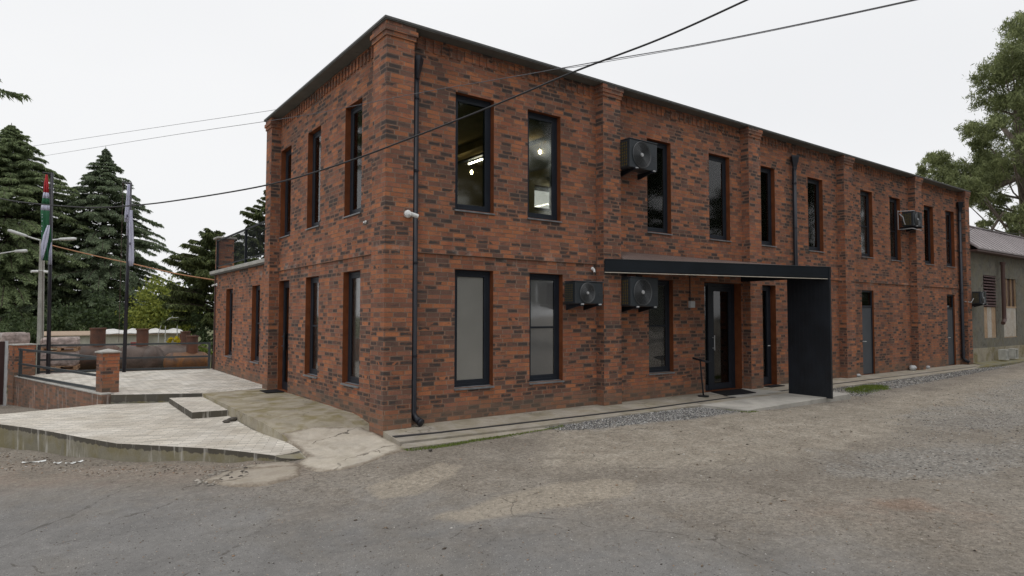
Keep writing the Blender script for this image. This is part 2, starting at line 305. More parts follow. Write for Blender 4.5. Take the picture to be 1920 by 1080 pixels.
# ================================================================ mesh helpers
class MB:
    def __init__(s): s.v = []; s.f = []; s.m = []
    def add(s, vs, fs, mi=0):
        o = len(s.v); s.v += [tuple(p) for p in vs]; s.f += [tuple(i+o for i in f) for f in fs]; s.m += [mi]*len(fs); return s
    def box(s, x0, x1, y0, y1, z0, z1, mi=0):
        v = [(x0,y0,z0),(x1,y0,z0),(x1,y1,z0),(x0,y1,z0),(x0,y0,z1),(x1,y0,z1),(x1,y1,z1),(x0,y1,z1)]
        return s.add(v, [(0,3,2,1),(4,5,6,7),(0,1,5,4),(1,2,6,5),(2,3,7,6),(3,0,4,7)], mi)
    def obox(s, c, d, a, b, z0, z1, mi=0):
        """box centred at c=(x,y), along unit dir d, half length a, half width b"""
        n = (-d[1], d[0]); P = []
        for z in (z0, z1):
            for sa, sb in ((-1,-1),(1,-1),(1,1),(-1,1)):
                P.append((c[0]+d[0]*a*sa+n[0]*b*sb, c[1]+d[1]*a*sa+n[1]*b*sb, z))
        return s.add(P, [(0,3,2,1),(4,5,6,7),(0,1,5,4),(1,2,6,5),(2,3,7,6),(3,0,4,7)], mi)
    def prism(s, poly, z0, z1, mi=0, mtop=None):
        n = len(poly); v = []
        zt = z1 if isinstance(z1, (list, tuple)) else [z1]*n
        zb = z0 if isinstance(z0, (list, tuple)) else [z0]*n
        for (x, y), z in zip(poly, zb): v.append((x, y, z))
        for (x, y), z in zip(poly, zt): v.append((x, y, z))
        o = len(s.v)
        s.add(v, [(i, (i+1) % n, (i+1) % n+n, i+n) for i in range(n)], mi)
        s.f.append(tuple(o+n+i for i in range(n))); s.m.append(mi if mtop is None else mtop)
        s.f.append(tuple(o+n-1-i for i in range(n))); s.m.append(mi)
        return s
    def tube(s, pts, r, n=8, mi=0, caps=True):
        pts = [Vector(p) for p in pts]; rs = r if isinstance(r, (list, tuple)) else [r]*len(pts)
        o = len(s.v); up = None
        for i, p in enumerate(pts):
            t = (pts[min(i+1, len(pts)-1)]-pts[max(i-1, 0)]).normalized()
            if up is None: up = Vector((0, 0, 1)) if abs(t.z) < 0.9 else Vector((1, 0, 0))
            a = t.cross(up).normalized(); b = a.cross(t).normalized(); up = b
            for k in range(n):
                q = p+(a*math.cos(2*math.pi*k/n)+b*math.sin(2*math.pi*k/n))*rs[i]; s.v.append(tuple(q))
        for i in range(len(pts)-1):
            for k in range(n):
                s.f.append((o+i*n+k, o+i*n+(k+1) % n, o+(i+1)*n+(k+1) % n, o+(i+1)*n+k)); s.m.append(mi)
        if caps:
            s.f.append(tuple(o+k for k in range(n))[::-1]); s.m.append(mi)
            s.f.append(tuple(o+(len(pts)-1)*n+k for k in range(n))); s.m.append(mi)
        return s
    def ring(s, c, ax, r, w, n=32, mi=0):
        """flat torus-like ring (thin tube) about axis ax at centre c"""
        c = Vector(c); ax = Vector(ax).normalized(); a = ax.orthogonal().normalized(); b = ax.cross(a)
        pts = [c+(a*math.cos(2*math.pi*k/n)+b*math.sin(2*math.pi*k/n))*r for k in range(n+1)]
        return s.tube(pts, w, 4, mi, False)
    def disc(s, c, ax, r, n=24, mi=0, depth=0.0):
        c = Vector(c); ax = Vector(ax).normalized()
        return s.tube([c, c+ax*max(depth, 0.002)], r, n, mi)
    def build(s, name, mats, parent=None, smooth=False, bevel=0.0):
        me = bpy.data.meshes.new(name); me.from_pydata(s.v, [], s.f)
        for m in (mats if isinstance(mats, (list, tuple)) else [mats]): me.materials.append(m)
        if len(set(s.m)) > 1 or (s.m and s.m[0]): me.polygons.foreach_set('material_index', s.m)
        if smooth: me.polygons.foreach_set('use_smooth', [True]*len(me.polygons))
        auto_uv(me); me.update()
        o = bpy.data.objects.new(name, me); C.objects.link(o)
        if bevel > 0:
            bv = o.modifiers.new('bevel', 'BEVEL'); bv.width = bevel; bv.segments = 2; bv.limit_method = 'ANGLE'
        if parent is not None:
            o.parent = parent; o.matrix_parent_inverse = Matrix.Translation(-parent.location)
            if parent.parent is not None: o.matrix_parent_inverse = parent.matrix_parent_inverse.copy() if False else Matrix.Translation(-Vector(parent.location)) 
        return o
def auto_uv(me):
    uvl = me.uv_layers.new(name='UVMap'); nl = len(me.loops)
    co = np.empty(len(me.vertices)*3, np.float32); me.vertices.foreach_get('co', co); co = co.reshape(-1, 3)
    lv = np.empty(nl, np.int32); me.loops.foreach_get('vertex_index', lv)
    npoly = len(me.polygons); nr = np.empty(npoly*3, np.float32); me.polygons.foreach_get('normal', nr); nr = nr.reshape(-1, 3)
    lt = np.empty(npoly, np.int32); me.polygons.foreach_get('loop_total', lt)
    ln = np.repeat(nr, lt, axis=0); P = co[lv]
    hz = np.abs(ln[:, 2]) > 0.7
    hl = np.maximum(np.hypot(ln[:, 0], ln[:, 1]), 1e-6)
    tx, ty = -ln[:, 1]/hl, ln[:, 0]/hl
    # keep the sign stable so neighbouring faces run the same way
    sg = np.where((tx+ty*1.001) < 0, -1, 1); tx, ty = tx*sg, ty*sg
    u = np.where(hz, P[:, 0], P[:, 0]*tx+P[:, 1]*ty); v = np.where(hz, P[:, 1], P[:, 2])
    uvl.data.foreach_set('uv', np.stack([u, v], 1).astype(np.float32).ravel())
def empty(name, loc, label, cat, group=None):
    o = bpy.data.objects.new(name, None); o.location = loc; C.objects.link(o); o.empty_display_size = 0.1
    return tag(o, label, cat, group)
def tag(o, label=None, cat=None, group=None, kind=None):
    if label: o['label'] = label
    if cat: o['category'] = cat
    if group: o['group'] = group
    if kind: o['kind'] = kind
    return o
def raw_mesh(name, V, Fc, m, parent=None):
    """V (n,3) array, Fc (k,3 or 4) array of indices"""
    me = bpy.data.meshes.new(name); k = Fc.shape[1]
    me.vertices.add(len(V)); me.vertices.foreach_set('co', V.astype(np.float32).ravel())
    me.loops.add(Fc.size); me.loops.foreach_set('vertex_index', Fc.astype(np.int32).ravel())
    me.polygons.add(len(Fc)); me.polygons.foreach_set('loop_start', np.arange(0, Fc.size, k, dtype=np.int32))
    me.polygons.foreach_set('loop_total', np.full(len(Fc), k, np.int32))
    me.update(calc_edges=True); me.validate()
    me.materials.append(m); o = bpy.data.objects.new(name, me); C.objects.link(o)
    if parent is not None:
        o.parent = parent; o.matrix_parent_inverse = Matrix.Translation(-parent.location)
    return o
def sstep(a, b, x): t = np.clip((x-a)/(b-a), 0, 1); return t*t*(3-2*t)
# ================================================================ ground
GP = np.array([(-5,5.1,-.55),(-4.26,3.6,-.50),(-3.5,1.88,-.41),(-2.43,.68,-.34),(-1.8,-.25,-.25),(-1.3,-.7,-.18),(-.4,-1.2,-.085),(1,-1.25,-.07),(2.2,-1.2,-.06),(4,-1.2,-.045),
 (6,-1.5,-.05),(6.3,-2.2,-.05),(8,-2.3,-.09),(10.4,-2.3,-.12),(12,-1.3,-.03),(16,-1.2,-.03),(22,-1.1,-.03),(30,-1,.03),(-5.1,13.4,-.78),(-5.1,11.7,-.66),(-5,8,-.62),(-8,7,-.66),
 (-4.5,-9.4,-.2),(-12,0,-.72),(5,-8,-.12),(15,-8,-.1),(30,-8,0),(-12,-12,-.5),(0,-4,-.13),(4,-4,-.09),(9,-5,-.1),(-3,-3,-.27),(-6,-1,-.45),(-20,20,-1.2),(-6,20,-.85),(-2,17,-.6),(2,17,-.6),
 (0,24,-1.5),(-6,26,-1.6),(6,24,-1.4),(45,-3,.1),(45,8,.1),(40,20,0),(60,0,.1),(20,12,-.4),(0,40,-2.2),(-30,40,-2.4),(40,60,-1.5),(0,-30,-.2),(40,-30,0),(-40,-30,-.8),(-1,5,-.45),(-2,10,-.5)])
def gz(x, y):
    x = np.asarray(x, float); y = np.asarray(y, float)
    d2 = (x[..., None]-GP[:, 0])**2+(y[..., None]-GP[:, 1])**2
    wt = 1.0/(d2+0.12)**1.7
    z = (wt*GP[:, 2]).sum(-1)/wt.sum(-1)
    ins = (x > 0.35) & (x < 23.0) & (y > 0.35) & (y < 12)
    return np.where(ins, np.minimum(z, -0.35), z)
def poly_mask(X, Y, poly, soft):
    P = np.array(poly, float); n = len(P); ins = np.zeros(X.shape, bool); dm = np.full(X.shape, 1e9)
    for i in range(n):
        x0, y0 = P[i]; x1, y1 = P[(i+1) % n]
        c = ((y0 > Y) != (y1 > Y)) & (X < (x1-x0)*(Y-y0)/((y1-y0) if y1 != y0 else 1e-9)+x0); ins ^= c
        dx, dy = x1-x0, y1-y0; t = np.clip(((X-x0)*dx+(Y-y0)*dy)/(dx*dx+dy*dy+1e-12), 0, 1)
        dm = np.minimum(dm, np.hypot(X-x0-t*dx, Y-y0-t*dy))
    sd = np.where(ins, dm, -dm)
    return sstep(-soft, soft, sd)
def axis(fine0, fine1, step, far0, far1):
    a = list(np.arange(fine0, fine1+1e-6, step)); s = step; x = fine1
    while x < far1: s *= 1.22; x += s; a.append(x)
    s = step; x = fine0
    while x > far0: s *= 1.22; x -= s; a.insert(0, x)
    return np.array(a)
ax_, ay_ = axis(-6.5, 24, 0.11, -900, 900), axis(-9.5, 6.5, 0.11, -900, 900)
GX, GY = np.meshgrid(ax_, ay_)
GZ = gz(GX, GY)
rr = np.hypot(GX, GY); 
def smooth_noise(X, Y, s, seed):
    r = np.random.default_rng(seed); z = 0
    for k in range(5):
        a = r.uniform(0, 6.28); fx, fy = math.cos(a)*s*(1.6**k), math.sin(a)*s*(1.6**k)
        b = r.uniform(0, 6.28); gx2, gy2 = math.cos(b)*s*(1.6**k), math.sin(b)*s*(1.6**k)
        z = z+np.sin(X*fx+Y*fy+r.uniform(0, 6))*np.sin(X*gx2+Y*gy2+r.uniform(0, 6))/(1.5**k)
    return z
GZ = GZ+0.008*smooth_noise(GX, GY, 1.1, 3)
nx, ny = len(ax_), len(ay_)
idx = np.arange(nx*ny).reshape(ny, nx)
FQ = np.stack([idx[:-1, :-1].ravel(), idx[:-1, 1:].ravel(), idx[1:, 1:].ravel(), idx[1:, :-1].ravel()], 1)
# masks of what lies on the yard: asphalt road, tan dust, blue gravel, pale patches, rusty soil, moss
# the road runs past on the left and bottom; its edge in metres
edge = [(-900,90),(-30,10),(-8,3.0),(-4.82,.54),(-4.2,.23),(-3.51,-.66),(-2.77,-1.55),(-2.25,-2.54),(-1.44,-3.38),(-1.06,-4.19),(-.6,-4.82),(.09,-5.6),(.6,-6.5),(1.2,-8),(3,-14),(8,-40),(60,-900),(-900,-900)]
m_asph = poly_mask(GX, GY, edge, 2.0)
m_tan = poly_mask(GX, GY, [(2.2,-1.2),(6.49,-2.03),(9.72,-2.48),(13.33,-2.67),(21.32,-2.04),(40,-1),(40,-9),(12.24,-5.2),(7.99,-4.4),(4.61,-4.9),(2.21,-4.3),(0.6,-3.2)], 0.8)
m_grav = np.maximum.reduce([poly_mask(GX, GY, [(4.26,-4.82),(5.28,-5.35),(6.18,-5.68),(7.51,-6.06),(5.99,-6.6),(4.89,-6.5),(3.67,-6.1),(3.0,-5.37)], .35),
    poly_mask(GX, GY, [(8.57,-3.91),(11.62,-3.83),(18.39,-3.1),(14,-5.9),(9.01,-5.9),(7.98,-5.22),(7.68,-4.37)], .5)*.9,
    poly_mask(GX, GY, [(2.16,-1.05),(3.55,-.71),(5.8,-.66),(6.79,-1.08),(6.45,-2.1),(4.89,-2.1),(3.16,-1.85),(2.23,-1.55)], .1),
    poly_mask(GX, GY, [(10.6,-1.1),(16.11,-.93),(23.17,-.72),(23.66,-1.2),(16.37,-1.8),(11.0,-2.1)], .15)])
m_pale = np.maximum.reduce([poly_mask(GX, GY, [(-1.44,-2.46),(-.93,-2.37),(-.34,-2.1),(-.15,-2.42),(-.53,-2.81),(-1.08,-3.05),(-1.47,-2.93)], .15),
    poly_mask(GX, GY, [(-1.5,-3.78),(-1.1,-3.9),(-.44,-3.8),(.3,-3.75),(.91,-3.9),(1.04,-4.25),(.62,-4.5),(-.09,-4.5),(-.63,-4.35),(-1.2,-4.22)], .17)])
m_rust = np.maximum(poly_mask(GX, GY, [(2.4,-6.2),(2.9,-6.4),(2.6,-6.75),(2.2,-6.5)], .2), poly_mask(GX, GY, [(1.93,-5.5),(2.3,-5.8),(2.66,-6.1),(3.1,-6.8),(3.3,-7.3),(2.4,-7.5),(1.58,-6.85),(1.3,-5.98)], .5)*.35)
m_dirtL = poly_mask(GX, GY, [(-6.5,6.5),(-4.94,3.9),(-3.63,2.1),(-2.4,.9),(-1.35,.3),(-1.1,-.8),(-1.6,-1.6),(-2.5,-1.75),(-3.2,-1.0),(-4.16,.2),(-5,.9),(-8,4)], .5)
m_rust = np.maximum(m_rust, m_dirtL*.35)
m_moss = poly_mask(GX, GY, [(-.35,-1.22),(.57,-1.12),(1.48,-1.14),(2.5,-1.06),(2.3,-1.26),(1.27,-1.36),(.32,-1.40),(-.3,-1.42)], .06)*sstep(-.5, .6, smooth_noise(GX, GY, 4, 31))
far = sstep(16, 40, np.where(GY > 7, GY+10, 0))
m_grass = np.where(GY > 15, 1.0, 0.0)*sstep(15, 18, GY)
V = np.stack([GX.ravel(), GY.ravel(), GZ.ravel()], 1)
def add_attr(o, name, r, g, b):
    a = o.data.color_attributes.new(name, 'FLOAT_COLOR', 'POINT')
    a.data.foreach_set('color', np.stack([r.ravel(), g.ravel(), b.ravel(), np.ones(r.size)], 1).astype(np.float32).ravel())
gm, t, n, l, b = mat('yard_ground')
p = geo_pos(t)
def attr(nm):
    a = n.new('ShaderNodeAttribute'); a.attribute_name = nm; s = n.new('ShaderNodeSeparateColor'); l.new(a.outputs['Color'], s.inputs[0]); return s.outputs
A1, A2 = attr('ma'), attr('mb')
n1 = noise(t, p, 0.9, 7, 0.62, 0.5); n2 = noise(t, p, 4.0, 6, 0.65, 0.3); n3 = noise(t, p, 22, 5, 0.7); n4 = noise(t, p, 95, 3, 0.75)
def mk(a, k=0.55, s=0.16):   # mask with a broken edge
    x = math_n(t, 'ADD', a, math_n(t, 'MULTIPLY', math_n(t, 'SUBTRACT', math_n(t, 'ADD', math_n(t, 'MULTIPLY', n1, .5), math_n(t, 'MULTIPLY', n2, .5)), 0.5), k*2.2))
    x = math_n(t, 'MULTIPLY', x, math_n(t, 'GREATER_THAN', a, 0.004))
    return ramp(t, x, [(0.5-s, 0.0), (0.5+s, 1.0)])
spk = ramp(t, math_n(t, 'ADD', math_n(t, 'MULTIPLY', n4, 0.55), math_n(t, 'MULTIPLY', n3, 0.45)), [(0.36, 0.50), (0.5, 0.99), (0.64, 1.48)])
dirt = ramp(t, n1, [(0.3, (0.185, 0.161, 0.134)), (0.5, (0.236, 0.210, 0.177)), (0.7, (0.276, 0.250, 0.215))])
tan = ramp(t, n2, [(0.3, (0.24, 0.208, 0.168)), (0.55, (0.32, 0.285, 0.235)), (0.75, (0.37, 0.335, 0.285))])
aspc = ramp(t, n1, [(0.3, (0.168, 0.165, 0.162)), (0.7, (0.204, 0.200, 0.194))])
grv = ramp(t, n3, [(0.36, (0.13, 0.130, 0.126)), (0.5, (0.225, 0.222, 0.213)), (0.64, (0.34, 0.335, 0.315))])
c = mixc(t, mk(A1[1], 0.7, 0.25), dirt, tan)
c = mixc(t, math_n(t, 'MULTIPLY', mk(A1[0], 0.5, 0.3), 0.9), c, aspc)
# thin dusty veils over the asphalt
vd = ramp(t, noise(t, p, 0.55, 7, 0.6, 0.8), [(0.50, 0.0), (0.66, 1.0)])
c = mixc(t, math_n(t, 'MULTIPLY', vd, 0.30), c, (0.205, 0.18, 0.145))
gmk = mk(A1[2], 2.4, 0.4); c = mixc(t, math_n(t, 'MULTIPLY', gmk, 0.45), c, grv)
c = mixc(t, math_n(t, 'MULTIPLY', mk(A2[0], 0.9, 0.2), 0.8), c, (0.32, 0.28, 0.225))
c = mixc(t, math_n(t, 'MULTIPLY', mk(A2[1], 0.9, 0.3), 0.5), c, (0.225, 0.14, 0.095))
c = mixc(t, math_n(t, 'MULTIPLY', mk(A2[2], 0.5, 0.15), 0.8), c, ramp(t, n3, [(0.4, (0.07, 0.085, 0.03)), (0.7, (0.16, 0.18, 0.06))]))
am = mk(A1[0], 0.5, 0.3)
spa = ramp(t, noise(t, p, 150, 3, 0.8), [(0.32, 0.62), (0.5, 0.98), (0.68, 1.45)])
c = mixc(t, 1.0, c, mixc(t, am, spk, spa), 'MULTIPLY')
c = mixc(t, 1.0, c, ramp(t, noise(t, p, 2.6, 9, 0.78, 0.6), [(0.32, 0.84), (0.5, 1.0), (0.68, 1.14)]), 'MULTIPLY')
c = mixc(t, 1.0, c, ramp(t, noise(t, p, 11, 8, 0.8), [(0.36, 0.90), (0.5, 1.0), (0.64, 1.09)]), 'MULTIPLY')
vor = n.new('ShaderNodeTexVoronoi'); vor.inputs['Scale'].default_value = 48; l.new(p, vor.inputs['Vector'])
vc = n.new('ShaderNodeSeparateColor'); l.new(vor.outputs['Color'], vc.inputs[0])
peb = math_n(t, 'MULTIPLY', math_n(t, 'GREATER_THAN', vc.outputs[0], 0.90), math_n(t, 'LESS_THAN', vor.outputs['Distance'], 0.30))
c = mixc(t, math_n(t, 'MULTIPLY', peb, 0.55), c, (0.42, 0.40, 0.37))
peb2 = math_n(t, 'MULTIPLY', math_n(t, 'LESS_THAN', vc.outputs[0], 0.08), math_n(t, 'LESS_THAN', vor.outputs['Distance'], 0.32))
c = mixc(t, math_n(t, 'MULTIPLY', peb2, 0.7), c, (0.05, 0.045, 0.04))
vk = n.new('ShaderNodeTexVoronoi'); vk.feature = 'DISTANCE_TO_EDGE'; vk.inputs['Scale'].default_value = 0.55
wv = n.new('ShaderNodeMix'); wv.data_type = 'VECTOR'; wv.inputs['Factor'].default_value = 0.35; l.new(p, wv.inputs['A'])
nv_ = n.new('ShaderNodeTexNoise'); nv_.inputs['Scale'].default_value = 1.6; nv_.inputs['Detail'].default_value = 6; l.new(p, nv_.inputs['Vector']); l.new(nv_.outputs['Color'], wv.inputs['B']); l.new(wv.outputs['Result'], vk.inputs['Vector'])
crk = math_n(t, 'MULTIPLY', math_n(t, 'LESS_THAN', vk.outputs['Distance'], 0.0035), ramp(t, n2, [(0.48, 0.0), (0.56, 1.0)]))
c = mixc(t, math_n(t, 'MULTIPLY', crk, 0.55), c, (0.07, 0.06, 0.05))
l.new(c, b.inputs['Base Color']); b.inputs['Roughness'].default_value = 0.95; b.inputs['Specular IOR Level'].default_value = 0.15
hh = math_n(t, 'ADD', math_n(t, 'MULTIPLY', n4, 0.6), math_n(t, 'ADD', math_n(t, 'MULTIPLY', n3, 1.0), math_n(t, 'MULTIPLY', n2, 1.4)))
bump(t, hh, b, 0.55, 0.014)
g = raw_mesh('ground', V, FQ, gm); tag(g, kind='structure')
add_attr(g, 'ma', m_asph, m_tan, m_grav); add_attr(g, 'mb', m_pale, m_rust, np.maximum(m_moss, m_grass))
g.data.polygons.foreach_set('use_smooth', [True]*len(g.data.polygons))

# ---- terrace, lower platform, ramp, step, aprons
mb = MB()
terr = [(-1.53, 6.17), (-0.25, 6.40), (0.02, 6.40), (0.02, 13.05), (-4.50, 13.95), (-4.80, 13.05), (-3.22, 7.75), (-3.20, 6.98)]
mb.prism(terr, -0.60, 0.04, 1, 0)
tag(mb.build('terrace_paving', [M['pave_top'], M['step']]), kind='structure')
plat = [(-1.42,-.10),(-1.62,-.22),(-1.83,-.24),(-2.12,.22),(-2.45,.70),(-2.98,1.30),(-3.52,1.92),(-3.9,2.75),(-4.27,3.62),(-4.64,4.4),(-5.02,5.1),(-5.7,6.6),(-7,9),(-5.8,9.2),(-5.15,6.55),(-3.75,6.85),(-3.42,7.0),(-1.55,6.16),(-1.56,3.6),(-1.58,1.9),(-1.42,.35)]
zt = [-.165,-.165,-.165,-.155,-.15,-.15,-.15,-.15,-.15,-.15,-.15,-.16,-.2,-.4,-.16,-.15,-.15,-.138,-.14,-.145,-.15]
# top as a triangulated sheet that keeps the outline, walls down into the ground
mb = MB(); mb.prism([p2 for i, p2 in enumerate(plat) if i not in (12, 13)], [-0.9]*19, [z for i, z in enumerate(zt) if i not in (12, 13)], 1, 0)
tag(mb.build('lower_platform_paving', [M['pave_low'], M['curb']]), kind='structure')
# wedge of kerb that runs out beside the concrete
mb = MB(); mb.prism([(-1.84,-.26),(-1.42,-.12),(-1.28,-.36),(-1.40,-.47),(-1.62,-.45),(-1.78,-.36)], [-.5]*6, [-.166,-.17,-.20,-.215,-.20,-.185])
tag(mb.build('kerb_end', M['curb']), kind='structure')
def sheet(name, xs, ys, zf, mats, edge_fn=None, depth=0.5, kind='structure'):
    X, Y = np.meshgrid(xs, ys); Z = zf(X, Y)
    if edge_fn is not None: X, Y = edge_fn(X, Y)
    ny_, nx_ = X.shape; top = np.stack([X.ravel(), Y.ravel(), Z.ravel()], 1); bot = top.copy(); bot[:, 2] -= depth
    I = np.arange(nx_*ny_).reshape(ny_, nx_); N = nx_*ny_
    F_ = list(map(tuple, np.stack([I[:-1, :-1].ravel(), I[:-1, 1:].ravel(), I[1:, 1:].ravel(), I[1:, :-1].ravel()], 1)))
    rim = list(I[0, :])+list(I[1:, -1])+list(I[-1, ::-1][1:])+list(I[::-1, 0][1:-1])
    m_ = MB(); m_.v = [tuple(map(float, q)) for q in np.vstack([top, bot])]; m_.f = [tuple(int(i) for i in q) for q in F_]; m_.m = [0]*len(m_.f)
    for i in range(len(rim)):
        a, b2 = int(rim[i]), int(rim[(i+1) % len(rim)]); m_.f.append((a, a+N, b2+N, b2)); m_.m.append(len(mats)-1)
    return tag(m_.build(name, mats), kind=kind)
def ramp_z(X, Y):
    z = np.where(Y > 1.4, 0.04, 0.04-0.125*sstep(1.6, 0.2, Y))
    return z-0.055*sstep(0.2, -0.6, Y)-0.05*sstep(-.25, -1.6, X)*sstep(1.2, -0.2, Y)+0.006*smooth_noise(X, Y, 2.3, 9)
def ramp_e(X, Y):
    s = (X+1.60)/1.60
    L = np.where(Y > 1.7, -1.56, -1.56+0.13*sstep(1.8, .3, Y))
    return L+(X+1.60)*(-L-0.0)/1.60+0.0, np.where(Y > 6, Y+0.23*s, Y)
sheet('ramp_concrete', np.linspace(-1.60, 0.0, 18), np.linspace(0.25, 6.17, 50), ramp_z, [M['ramp'], M['ramp']], ramp_e)
# pale concrete poured from the ramp foot onto the road, torn edge
def blob_patch(name, pts, m, lift=0.012, seed=1, zfun=None, cs=0.03):
    P_ = np.array(pts); lo, hi = P_.min(0)-.1, P_.max(0)+.1
    X, Y = np.meshgrid(np.arange(lo[0], hi[0], cs), np.arange(lo[1], hi[1], cs))
    k_ = poly_mask(X, Y, pts, .22)+.06*smooth_noise(X, Y, 7.0, seed)+np.random.default_rng(seed).normal(0, .02, X.shape)
    Z = (gz(X, Y)+0.008*smooth_noise(X, Y, 1.1, 3)) if zfun is None else zfun(X, Y)
    Z = Z+lift*sstep(.44, .60, k_)-.025*sstep(.50, .30, k_)+.0025*smooth_noise(X, Y, 14, seed+1)
    I = np.arange(X.size).reshape(X.shape); kk = k_ > .28; q_ = kk[:-1, :-1] & kk[:-1, 1:] & kk[1:, 1:] & kk[1:, :-1]
    Fc = np.stack([I[:-1, :-1][q_], I[:-1, 1:][q_], I[1:, 1:][q_], I[1:, :-1][q_]], 1)
    us, inv = np.unique(Fc, return_inverse=True); V_ = np.stack([X.ravel(), Y.ravel(), Z.ravel()], 1)[us]
    o = raw_mesh(name, V_, inv.reshape(Fc.shape), m); at = o.data.attributes.new('rim', 'FLOAT', 'POINT'); at.data.foreach_set('value', k_.ravel()[us].astype(np.float32)); o.data.polygons.foreach_set('use_smooth', [True]*len(o.data.polygons)); return tag(o, kind='structure')
def apz(X, Y):
    g_ = gz(X, Y)+0.008*smooth_noise(X, Y, 1.1, 3); rz = ramp_z(X, np.minimum(Y, 5.))
    return np.maximum(g_+.004, np.where((Y > -.95) & (X > -1.45), rz-.022*sstep(-.3, -.95, Y), g_))
blob_patch('concrete_patch', [(-1.44,.75),(-.9,.85),(-.215,.6),(-.215,-.22),(-.05,-.33),(-.30,-1.02),(-.42,-1.32),(-.95,-1.5),(-1.41,-1.56),(-1.66,-1.4),(-1.72,-.9),(-1.45,-.42),(-1.42,.1)], M['patch'], 0.012, 3, apz)
blob_patch('old_concrete_patch', [(-2.83,-.85),(-2.55,-.5),(-2.0,-.72),(-1.74,-.98),(-1.92,-1.50),(-2.33,-1.64),(-2.67,-1.35)], M['patch_old'], 0.022, 4)
blob_patch('cracked_concrete_patch', [(-2.52,-.46),(-2.1,-.32),(-1.76,-.42),(-1.70,-1.0),(-2.0,-.69),(-2.4,-.53)], M['patch_old'], 0.024, 5)
# apron strip along the long facade, with the channel drain and the lower outer strip
mb = MB(); mb.prism([(-.215,-.30),(-.34,-1.03),(2.0,-1.15),(11.4,-1.12),(21.4,-.97),(23.6,-.93),(23.6,.02),(0.0,.02),(0.0,-.21),(-.215,-.215)], -0.5, [-.012,-.02,-.02,-.018,-.012,-.012,-.004,0,0,-.006])
tag(mb.build('apron_strip', M['conc'], bevel=0.006), kind='structure')
mb = MB(); mb.prism([(-.30,-1.05),(-.46,-1.24),(.8,-1.30),(2.05,-1.29),(2.45,-1.17),(2.0,-1.17),(-.3,-1.06)], -0.5, [-.06,-.075,-.065,-.06,-.06,-.05,-.05])
tag(mb.build('outer_kerb_strip', M['conc']), kind='structure')
mb = MB(); mb.prism([(-.255,-.62),(-.265,-.74),(.35,-.80),(5.0,-.935),(12.26,-.76),(22.2,-.74),(22.2,-.68),(12.26,-.69),(5.0,-.865),(.35,-.73)], -.03, -.006)
tag(mb.build('channel_drain', M['drain']), kind='structure')
mb = MB(); mb.prism([(6.20,-1.19),(6.36,-2.13),(10.45,-2.07),(10.55,-1.19)], -.4, [-.004,-.012,.002,.006])
tag(mb.build('entrance_slab', M['slab'], bevel=0.01), kind='structure')
mb = MB(); mb.prism([(7.85,-.95),(7.85,0.0),(9.4,0.0),(9.6,-.9)], -.1, -.0005); tag(mb.build('threshold_slab', M['slab']), kind='structure')
mb = MB(); mb.prism([(23.0,-.62),(21.4,-.95),(23.6,-1.02),(29,-.95),(36,-.9),(36,.0),(23.6,.0),(23.5,-.3)], -.3, [.0,-.005,.03,.06,.08,.12,.05,.02]); tag(mb.build('mossy_ledge', concrete_mat('mossy_ledge', (.25,.24,.18), 0.9)), kind='structure')
# paved step between platform and ramp
mb = MB(); mb.prism([(-2.19,6.30),(-2.178,3.76),(-1.565,3.70),(-1.555,6.10)], -.3, -.03, 1, 0)
tag(mb.build('paved_step', [M['pave_low'], M['curb']], bevel=0.006), 'low paved step lying on the platform beside the ramp', 'step')

# ================================================================ brick building
BX, BD, ZT, RD, WT = 23.49, 6.41, 6.40, 0.115, 0.34
bld = empty('brick_building', (0, 0, 0), 'long two storey red brick building with tall narrow windows and flat roof', 'building')
def right(a, d, z): return (a, d, z)
def left(a, d, z): return (d, a, z)
def wall(name, fr, a0, a1, z0, z1, ops, d0=0.0, d1=WT, m=('brick', 'reveal', 'in_wall', 'reveal_in'), parent=None, inner=True):
    mb = MB(); As = sorted({a0, a1}|{x for o in ops for x in (o[0], o[1])}); Zs = sorted({z0, z1}|{x for o in ops for x in (o[2], o[3])})
    for i in range(len(As)-1):
        for j in range(len(Zs)-1):
            ca, cz = (As[i]+As[i+1])/2, (Zs[j]+Zs[j+1])/2
            if any(o[0] < ca < o[1] and o[2] < cz < o[3] for o in ops): continue
            for d, mi in ((d0, 0), (d1, 2)):
                mb.add([fr(As[i], d, Zs[j]), fr(As[i+1], d, Zs[j]), fr(As[i+1], d, Zs[j+1]), fr(As[i], d, Zs[j+1])], [(0, 1, 2, 3)], mi)
    for o in ops:
        rd = o[4] if len(o) > 4 else RD
        for (da, db, mi) in ((d0, d0+rd, 1), (d0+rd, d1, 3)):
            A0, A1, Z0, Z1 = o[:4]
            mb.add([fr(A0, da, Z0), fr(A0, db, Z0), fr(A0, db, Z1), fr(A0, da, Z1)], [(0, 1, 2, 3)], mi)
            mb.add([fr(A1, da, Z0), fr(A1, db, Z0), fr(A1, db, Z1), fr(A1, da, Z1)], [(0, 1, 2, 3)], mi)
            mb.add([fr(A0, da, Z0), fr(A1, da, Z0), fr(A1, db, Z0), fr(A0, db, Z0)], [(0, 1, 2, 3)], mi)
            mb.add([fr(A0, da, Z1), fr(A1, da, Z1), fr(A1, db, Z1), fr(A0, db, Z1)], [(0, 1, 2, 3)], mi)
    for zz in (z0, z1): mb.add([fr(a0, d0, zz), fr(a1, d0, zz), fr(a1, d1, zz), fr(a0, d1, zz)], [(0, 1, 2, 3)], 0)
    for aa in (a0, a1): mb.add([fr(aa, d0, z0), fr(aa, d1, z0), fr(aa, d1, z1), fr(aa, d0, z1)], [(0, 1, 2, 3)], 0)
    return mb.build(name, [M[x] for x in m], parent or bld)
Z2, S2, Z1, S1 = 5.617, 3.585, 2.555, 0.535
